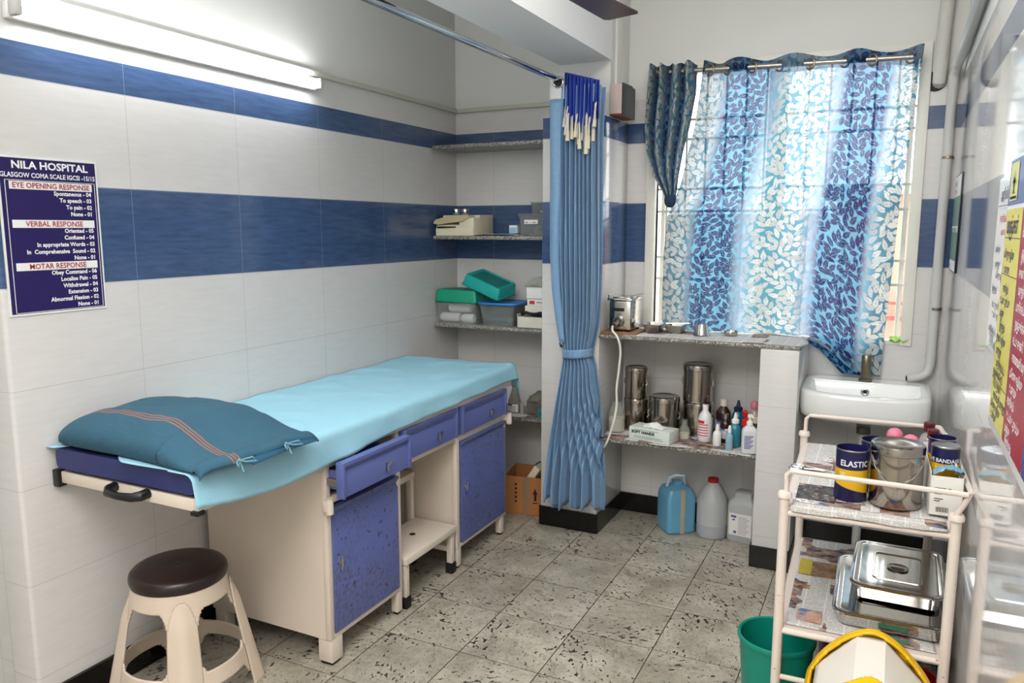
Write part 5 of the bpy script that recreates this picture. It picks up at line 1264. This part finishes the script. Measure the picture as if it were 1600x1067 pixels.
# newspapers
def paper(x0, x1, y0, y1, z, name, mat, lab, fold=.035, wob=.002):
    m = TB()
    def f(u, v):
        x = x0 + (x1 - x0) * u; y = y0 + (y1 - y0) * v
        d = smooth((.06 - v) / .06) if fold else 0
        return (x, y + .012 * d * 0, z + wob * math.sin(u * 17 + v * 5) * math.sin(v * 13) - fold * d)
    m.grid(f, 36, 50); return tag(m.build(name, mat, ang=0, solid=.0007), lab, 'newspaper')
paper(-hx + .018, hx - .018, -hy + .016, hy - .012, TZ - .004, 'newspaper', M_news2, 'newspaper covering the top shelf of the trolley', .0)
paper(-hx + .018, hx - .018, -hy + .016, hy - .012, .3995, 'newspaper', M_news3, 'newspaper lining the lower shelf of the trolley', .0)
m = TB()
def fold(u, v):
    x = -hx + .020 + .388 * u; e = .016 + .002 * math.sin(u * 11)
    if v < .4: return (x, -hy + .030 - .043 * v / .4, .7705 + .001 * math.sin(u * 23))
    return (x, -hy - .013 - .002 * math.sin(u * 31) * (v - .4), .7705 - e * (v - .4) / .6)
m.grid(fold, 30, 10)
tag(m.build('newspaper', M_news1, ang=0, solid=.0007), 'newspaper edge folded down over front of the trolley top', 'newspaper')

def picture(x0, x1, y0, y1, z, mats, root):
    m = TB(); m.quad((x0, y0, z), (x1, y0, z), (x1, y1, z), (x0, y1, z)); m.build('printed_picture', mats, root)
def pic_mat(name, a, b, c, sc):
    t = NT(name); p = t.pos(); r, g, bb = t.sep(t.noise(p, sc, 4, .6, col=True))
    k = t.mix(t.step(r, .42, .58), lin(a), lin(b)); k = t.mix(t.step(g, .55, .62), k, lin(c)); t.link(k, t.b.inputs['Base Color']); t.b.inputs['Roughness'].default_value = .8; return t.m
news_top = [o for o in bpy.data.objects if o.get('label') == 'newspaper covering the top shelf of the trolley'][0]
news_low = [o for o in bpy.data.objects if o.get('label') == 'newspaper lining the lower shelf of the trolley'][0]
zt, zl = TZ + .0002, .4022
pa = pic_mat('dark_colour_photo', (52, 50, 54), (86, 88, 92), (172, 140, 120), 40); pb_ = pic_mat('brown_photo', (118, 92, 66), (150, 122, 92), (186, 132, 84), 30)
picture(-.19, -.085, -.30, -.16, zt, pa, news_top); picture(-.085, -.03, -.215, -.195, zt, P('blue_print_bar', (74, 112, 158), .8), news_top); picture(-.05, .0, -.055, .02, zt, pic_mat('grey_photo', (70, 74, 72), (140, 146, 142), (180, 180, 176), 50), news_top)
picture(-.08, -.005, -.29, -.255, zt, pic_mat('pink_photo', (196, 150, 140), (214, 206, 202), (110, 116, 130), 45), news_top)
picture(-.15, -.055, .02, .14, zl, pb_, news_low); picture(-.19, -.15, .02, .15, zl, P('yellow_print', (188, 168, 62), .8, var=.2), news_low)
picture(-.17, -.10, -.315, -.235, zl, pic_mat('portrait_photo', (196, 160, 140), (178, 138, 116), (84, 120, 170), 22), news_low); picture(-.195, -.145, -.09, -.06, zl, pic_mat('small_red_photo', (130, 60, 58), (170, 150, 110), (60, 60, 60), 60), news_low)
picture(-.085, -.06, -.10, -.03, zl, pa, news_low); picture(.05, .13, -.335, -.315, zl, P('green_print', (60, 118, 88), .8, var=.2), news_low)

# scissors
sc_ = thing('scissors', 'steel scissors lying on newspaper at the trolley top', 'scissors', (2.13, -1.385, TZ + .004))
m = MB(); zc = TZ + .005
for c in ((2.078, -1.392), (2.082, -1.362)): m.tube([(c[0] + .022 * math.cos(a * PI / 9), c[1] + .012 * math.sin(a * PI / 9), zc) for a in range(18)], .0028, 6, closed=True)
m.build('finger_ring', M_steel, sc_)
m = MB(); m.tube([(2.100, -1.388, zc), (2.14, -1.382, zc), (2.225, -1.392, zc + .001)], [.0035, .004, .001], 6); m.tube([(2.103, -1.366, zc + .003), (2.14, -1.379, zc + .003), (2.222, -1.402, zc + .002)], [.0035, .004, .001], 6); m.build('blade', M_steel2, sc_)

# printed bandage tins
def tin_mat():
    t = NT('printed_bandage_tin'); x, y, z = t.sep(t.pos())
    ang = t.math('ARCTAN2', y, x)
    sl = t.math('ADD', z, t.math('MULTIPLY', ang, .010))
    c = t.mix(t.between(z, .0, .094), lin((26, 26, 74)), lin((226, 178, 20)))
    c = t.mix(t.math('LESS_THAN', sl, .022), c, lin((26, 26, 74)))
    t.link(c, t.b.inputs['Base Color']); t.b.inputs['Roughness'].default_value = .3
    return t.m
M_tin = tin_mat()
def tin(loc, lab, words, rotz=0.0, lid=False, r=.046, h=.150, ts=.0235, t0=-.032):
    o = thing('bandage_tin', lab, 'tin', loc, 'printed bandage tins'); o.rotation_euler = (0, 0, rotz)
    m = MB(); m.lathe(0, 0, [(0, 0), (r * .97, 0), (r, .003), (r, h - .002), (r * 1.015, h)] + ([(0, h)] if lid else [(r * .97, h), (r * .96, .004), (0, .004)]), 40); m.build('tin_body', M_tin, o, local=True)
    m = MB(); m.lathe(0, 0, [(r * 1.018, h - .003), (r * 1.022, h), (r * .985, h + .001)], 40); m.build('rim', M_steel2, o, local=True)
    if lid: m = MB(); m.lathe(0, 0, [(0, h + .002), (r * .96, h + .002), (r * .98, h)], 40); m.build('lid', steel('tin_lid_steel', (190, 194, 204), .2), o, local=True)
    if words:
        m = MB(); flat = MB(); flat.text(words, ts, (0, 0, 0), (1, 0, 0), (0, 0, 1), 'LEFT', .0004, .95)
        vs = {}
        bmesh.ops.subdivide_edges(flat.bm, edges=[e for e in flat.bm.edges if e.calc_length() > .008], cuts=2)
        for v in flat.bm.verts: a = -PI / 2 + (v.co.x + t0) / r; vs[v] = m._v(((r + .0006) * math.cos(a), (r + .0006) * math.sin(a), v.co.z + h * .70))
        for f in flat.bm.faces: m._f([vs[v] for v in f.verts], False)
        flat.bm.free()
        for i in range(4):
            zz = .083 - i * .006
            m.grid(lambda u, v: ((r + .0006) * math.cos(-PI * .72 + .35 * u * (1 - .15 * i)), (r + .0006) * math.sin(-PI * .72 + .35 * u * (1 - .15 * i)), zz + .002 * v), 5, 1)
        m.build('lettering', [P('tin_lettering_white', (226, 226, 230), .5)], o, ang=0, local=True, merge=False)
    return o
TT = TZ + .0015
tin((2.248, -1.610, TT), 'open blue and yellow tin lettered ELASTIC on the trolley', 'ELASTIC A', .02, r=.0440)
tin((2.310, -1.488, TT), 'blue and yellow tin half hidden behind the big steel canister', '', -.3, r=.0440)
cn = canister((2.364, -1.600, TT), .069, .178, 'big bright steel canister at the trolley front', False); cn['group'] = 'steel dressing drums'
m = MB(); hr = []
for i in range(13):
    a = PI * i / 12; hr.append(((.0705) * math.sin(-1.25 + 2.5 * i / 12), -.0705 * math.cos(-1.25 + 2.5 * i / 12) - .0012, .140 - .065 * math.sin(a)))
m.tube(hr, .0014, 6); m.build('bail_handle', M_chrome, cn, local=True)
# carton with packets and tins
ca = thing('white_carton', 'open white carton with barcode on the trolley beside canister', 'box', (2.486, -1.5, TT))
m = TB(); x0, x1, y0, y1, h = .152, .2325, -.300, .030, .120
zc = TT + .001
for a in ((x0, x1, y0, y0 + .002, zc, zc + h * .92), (x0, x1, y1 - .002, y1, zc, zc + h), (x0, x0 + .002, y0, y1, zc, zc + h), (x1 - .002, x1, y0, y1, zc, zc + h), (x0, x1, y0, y1, zc, zc + .002)): m.box(*a)
m.prism([(y0, zc + h * .92), (y0, zc + h), (y0 + .05, zc + h)], .002, 'x', x1 - .002); m.build('carton', M_paper, ca)
m = TB()
for i in range(14): m.box(x0 + .018 + i * .0022, x0 + .018 + i * .0022 + (.0013 if i % 3 else .0006), y0 - .0006, y0 - .0001, zc + .010, zc + .024)
for i, (a, b, z_) in enumerate(((.012, .040, .076), (.044, .052, .076), (.012, .028, .068), (.052, .070, .068), (.012, .030, .060), (.052, .066, .061), (.012, .034, .046), (.012, .026, .040))): m.box(x0 + a, x0 + b, y0 - .0006, y0 - .0001, zc + z_, zc + z_ + .0022)
m.build('print_marks', M_ink, ca)
cz = zc + .0035
tin((2.4846, -1.560, cz + .030), 'closed dark tin lettered IVE BANDAGE in the white carton', 'IVE BANDAGE', -.06, True, .0364, .140, .0150, -.047)
tin((2.4817, -1.455, cz + .026), 'open dark tin behind the BANDAGE tin in the carton', '', .2, False, .0364, .140)
m = TB(); m.grid(lambda u, v: (x0 + .006 + .075 * u, y0 + .005 + .04 * v, zc + .112 + .014 * math.sin(u * PI) + .010 * mnoise.noise((u * 9, v * 9, 2)) + .01 * u), 16, 8)
tag(m.build('medicine_packet', P('foil_packet', (120, 160, 186), .35, var=.4, vscale=60), ang=0, solid=.0012), 'crumpled blue foil packet at the front of the white carton', 'packet')
m = TB(); m.grid(lambda u, v: (x1 - .020 + .014 * u, y0 + .03 + .20 * v, zc + .108 + .016 * math.sin(v * 7) + .008 * math.sin(u * 5)), 5, 18)
tag(m.build('paper_packet', P('pale_packet', (206, 204, 204), .5, var=.15, vscale=50), ang=0, solid=.0012), 'pale folded paper packet along the side of white carton', 'packet')
def vial(loc, lab):
    o = thing('glass_bottle', lab, 'bottle', loc, 'maroon capped bottles on the trolley')
    m = MB(); m.lathe(0, 0, [(0, 0), (.027, 0), (.029, .004), (.029, .074), (.022, .092), (.014, .100), (.014, .110)], 24); m.build('bottle_glass', clear('bottle_glass_' + lab[:4], (212, 208, 202), .40, .06), o, local=True)
    m = MB(); m.lathe(0, 0, [(0, .004), (.026, .004), (.026, .060), (0, .060)], 20); m.build('liquid', P('pale_amber_liquid', (206, 190, 172), .2, trans=.3), o, local=True)
    m = MB(); m.lathe(0, 0, [(.0160, .106), (.0175, .108), (.0175, .118), (.0155, .120), (.0175, .122), (.0175, .134), (.014, .137), (0, .137)], 20); m.build('cap', P('maroon_cap', (88, 26, 34), .3), o, local=True)
    return o
vial((2.470, -1.215, TT), 'clear bottle with maroon cap nearer the front of trolley'); vial((2.462, -1.120, TT), 'clear bottle with maroon cap by the back rail')
for (x, y), lb, hh in (((2.358, -1.310), 'pink ball topped holder behind the canister, the higher one', .128), ((2.402, -1.365), 'pink ball topped holder behind the canister, the lower one', .125)):
    o = thing('pink_bulb', lb, 'bulb', (x, y, TT)); m = MB(); m.ball((x, y, TT + hh), .024, (1, 1, .95), 20); m.build('rubber_ball', P('pink_rubber_ball', (216, 120, 142), .4), o)
    m = MB(); m.lathe(x, y, [(0, 0), (.022, 0), (.022, .06), (.012, hh - .018), (.010, hh - .010)], 18, TT); m.build('holder', P('pink_holder', (206, 150, 150), .4), o)
# loop of wire behind the tins
tag(MB().tube([(2.500 + .012 * math.cos(a * PI / 8), -1.40 + .004 * math.cos(a * PI / 8), TT + .160 + .012 * math.sin(a * PI / 8)) for a in range(16)], .0014, 5, closed=True).build('wire_ring', M_chrome), 'thin wire ring sticking up behind the bandage tins', 'ring')

# instrument trays on the lower shelf
def inst_tray(name, cx, cy, z, w, d, h, rot, lab, lid):
    o = thing(name, lab, 'tray', (cx, cy, z)); o.rotation_euler = (0, 0, rot)
    def stack(m, spec, close0=True, close1=True):
        rr = [[m._v((p[0], p[1], zz)) for p in rrect(-w / 2 - i, w / 2 + i, -d / 2 - i, d / 2 + i, max(.006, .035 + i), 7)] for i, zz in spec]
        for a, b in zip(rr, rr[1:]):
            for k in range(len(a)): m._f([a[k], a[(k + 1) % len(a)], b[(k + 1) % len(a)], b[k]])
        if close0: m._f(rr[0][::-1])
        if close1: m._f(rr[-1])
    m = MB(); stack(m, [(-.022, 0), (-.014, .006), (-.008, h * .8), (0, h * .82), (.004, h * .85), (0, h * .88)]); m.build('tray_body', M_traysteel, o, local=True, ang=40)
    m = MB(); stack(m, [(.002, h * .86), (.006, h * .88), (.006, h * .96), (.002, h * 1.0), (-.008, h * 1.0), (-.014, h * .95), (-.020, h * .95)]); lo = m.build('tray_lid', M_traysteel, o, local=True, ang=40)
    if lid:
        m = MB(); q = rrect(-w * .27, w * .27, -d * .30, d * .27, .016, 6); m.tube([(p[0], p[1], h * .955) for p in q], .0035, 6, closed=True); m.build('embossed_rim', M_steel, lo, local=True)
        m = MB(); m.lathe(0, -.01, [(.018, 0), (.030, .001), (.031, .004), (.026, .006), (.016, .003)], 24, h * .95); m.build('recess_ring', M_steel, lo, local=True)
        m = MB(); m.box(-.024, .024, -.015, -.005, h * .95 + .004, h * .95 + .009, .002); m.build('lid_handle', M_steel2, lo, local=True)
        m = MB(); m.lathe(0, -.01, [(0, .0008), (.018, .0008)], 20, h * .95); m.build('recess', P('dark_bronze', (90, 72, 56), .4, metal=.8), lo, local=True)  # dark bronze disc inside the lid ring
    return o
inst_tray('instrument_tray', 2.370, -1.455, .4025, .292, .440, .050, .012, 'larger lidded steel tray on the lower trolley shelf', False)
inst_tray('instrument_tray', 2.392, -1.405, .4535, .248, .365, .052, -.012, 'smaller lidded steel tray stacked on the larger tray', True)

# ------------------------------------------------------------------ bins
bk = thing('green_bucket', 'round green plastic bin beside the left trolley leg', 'bin', (2.060, -1.560, 0))
BC = (2.063, -1.575)
m = MB(); m.lathe(*BC, [(0, 0), (.088, 0), (.092, .004), (.112, .268), (.117, .270), (.119, .276), (.117, .284), (.112, .286), (.108, .282), (.089, .010), (0, .008)], 44); m.build('bucket_body', M_bucket, bk)
yb = thing('yellow_bin', 'yellow swing-lid bin with white flap in front of the trolley', 'bin', (2.335, -1.93, 0))
YX, YB, YF = 2.335, -1.785, -2.085
m = MB(); p0 = rrect(YX - .155, YX + .155, YF, YB, .04, 6); cx, cy = YX, (YB + YF) / 2
rr = [[m._v((cx + (p[0] - cx) * s, cy + (p[1] - cy) * s, z)) for p in p0] for s, z in ((.82, 0), (.84, .006), (1.0, .285), (1.04, .287), (1.04, .300), (1.0, .302))]
for a, b in zip(rr, rr[1:]):
    for k in range(len(a)): m._f([a[k], a[(k + 1) % len(a)], b[(k + 1) % len(a)], b[k]])
m._f(rr[0][::-1]); m.build('bin_body', M_yellow, yb, ang=35)
# hood: arch section in x-z, running front to back, with an opening in the top
def hood_prof(k, dz=0.0, s=1.0):
    A = [(-.165, 0), (-.158, .020), (-.128, .072), (-.075, .126), (-.022, .155), (.022, .155), (.075, .126), (.128, .072), (.158, .020), (.165, 0)]
    return [(YX + a * s, .300 + b * s + dz) for a, b in A]
HOODC = [(p[0], p[2]) for p in cr([(q[0], 0, q[1]) for q in hood_prof(0)], 6)]
def hp(u):
    A = HOODC; t = u * (len(A) - 1); i = min(int(t), len(A) - 2); f = t - i
    return A[i][0] + (A[i + 1][0] - A[i][0]) * f, A[i][1] + (A[i + 1][1] - A[i][1]) * f
def hood(u, v):
    x, z = hp(u); y = YB + (YF - YB) * v; k = 1.08 - .16 * v - .30 * max(0, v - .6) ** 2
    return (x, y, .300 + (z - .300) * k)
m = MB(); m.grid(hood, 96, 90, keep=lambda u, v: not (.135 < u < .865 and .07 + .10 * abs(2 * u - 1) ** 2 < v < .78 - .5 * max(0, .12 - abs(u - .5))))
for v in [v for v in m.bm.verts if not v.link_faces]: m.bm.verts.remove(v)
for v_ in (0, 1): m.poly([hood(i / 36, v_) for i in range(37)])
m.build('hood', M_yellow, yb, ang=40, solid=.008, offset=-1)
m = MB()
FLP = [(-.140, .050), (-.040, .148), (.030, .148), (.140, .050)]       # three flat facets
def flp(u):
    t = u * 3; i = min(int(t), 2); f = t - i
    return YX + FLP[i][0] + (FLP[i + 1][0] - FLP[i][0]) * f, .300 + FLP[i][1] + (FLP[i + 1][1] - FLP[i][1]) * f
def flap(u, v):
    x, z = flp(u); y = YB - .010 + (YF - YB) * .80 * v; vv_ = v * .8; k = 1.08 - .16 * vv_ - .30 * max(0, vv_ - .6) ** 2
    return (YX + (x - YX) * .985, y, .300 + (z - .300) * k - .010 - .012 * v)
m.grid(flap, 24, 14); m.build('swing_flap', P('white_flap', (216, 211, 202), .4, var=.03), yb, ang=8, solid=.004)
m = MB(); x, y, z = flap(.72, .55); 
for i in range(3): 
    a = flap(.74, .62 + .06 * i); b = flap(.80, .62 + .06 * i); c = flap(.80, .645 + .06 * i); d = flap(.74, .645 + .06 * i); m.quad(*[(p[0] + .0006, p[1], p[2] + .0032) for p in (a, b, c, d)])
m.build('flap_print', M_inkb, yb)
rbn = thing('red_bin', 'red plastic bin mostly hidden behind yellow swing-lid bin', 'bin', (2.43, -1.60, 0))
m = MB(); m.lathe(2.430, -1.60, [(0, 0), (.07, 0), (.085, .24), (.092, .243), (.092, .255), (.082, .255), (.066, .01), (0, .008)], 30); m.build('bin_body', M_red, rbn)
mbn = thing('maroon_bucket', 'dark maroon bucket under trolley between green and yellow bins', 'bin', (2.25, -1.45, 0))
m = MB(); m.lathe(2.262, -1.44, [(0, 0), (.07, 0), (.085, .25), (.09, .253), (.09, .262), (.081, .262), (.066, .01), (0, .008)], 30); m.build('bucket_body', M_maroon, mbn)
m = MB(); m.tube([(2.178, -1.44, .25), (2.165, -1.49, .278), (2.19, -1.53, .285)], .004, 6); m.build('handle', M_white, mbn)

# ------------------------------------------------------------------ camera, light, world
cam = bpy.data.cameras.new('camera'); co = bpy.data.objects.new('camera', cam); COL.objects.link(co)
co.location = (2.3172, -3.987, 1.55); co.rotation_euler = (PI / 2 - .1452, 0, .4561)
cam.sensor_width = 36; cam.lens = 1207.6 / 1600 * 36; cam.clip_start = .05; S.camera = co

def area(name, loc, rot, sx, sy, e, col=(1, 1, 1)):
    l = bpy.data.lights.new(name, 'AREA'); l.shape = 'RECTANGLE'; l.size = sx; l.size_y = sy; l.energy = e; l.color = col
    o = bpy.data.objects.new(name, l); COL.objects.link(o); o.location = loc; o.rotation_euler = rot; return o
area('ceiling_fill', (1.5, -4.3, 2.92), (0, 0, 0), 1.4, 1.8, 88, (1, .964, .932))  # added unseen panel, mimics light bounced off the rear ceiling
area('bounce_fill', (1.75, -4.1, 2.2), (PI, 0, 0), .9, .9, 60, (1, .97, .95))  # unseen uplight added for ceiling bounce behind the camera
area('bounce_fill', (.15, -3.3, 2.3), (PI, 0, 0), .7, .7, 36, (1, .98, .965))  # unseen uplight added to brighten the walls left of the beam
area('ceiling_fill', (1.85, -1.9, 2.95), (0, 0, 0), .9, 1.2, 22, (1, .985, .96))  # extra unseen fill panel added under the ceiling ahead of the camera
w = bpy.data.worlds.new('sky'); S.world = w; w.use_nodes = True
bg = w.node_tree.nodes['Background']; bg.inputs['Color'].default_value = (.93, .97, 1.0, 1); bg.inputs['Strength'].default_value = 6.0
S.view_settings.view_transform = 'Standard'; S.view_settings.look = 'None'; S.view_settings.exposure = 0.0
S.cycles.use_denoising = True
S.cycles.max_bounces = 8; S.cycles.transparent_max_bounces = 12
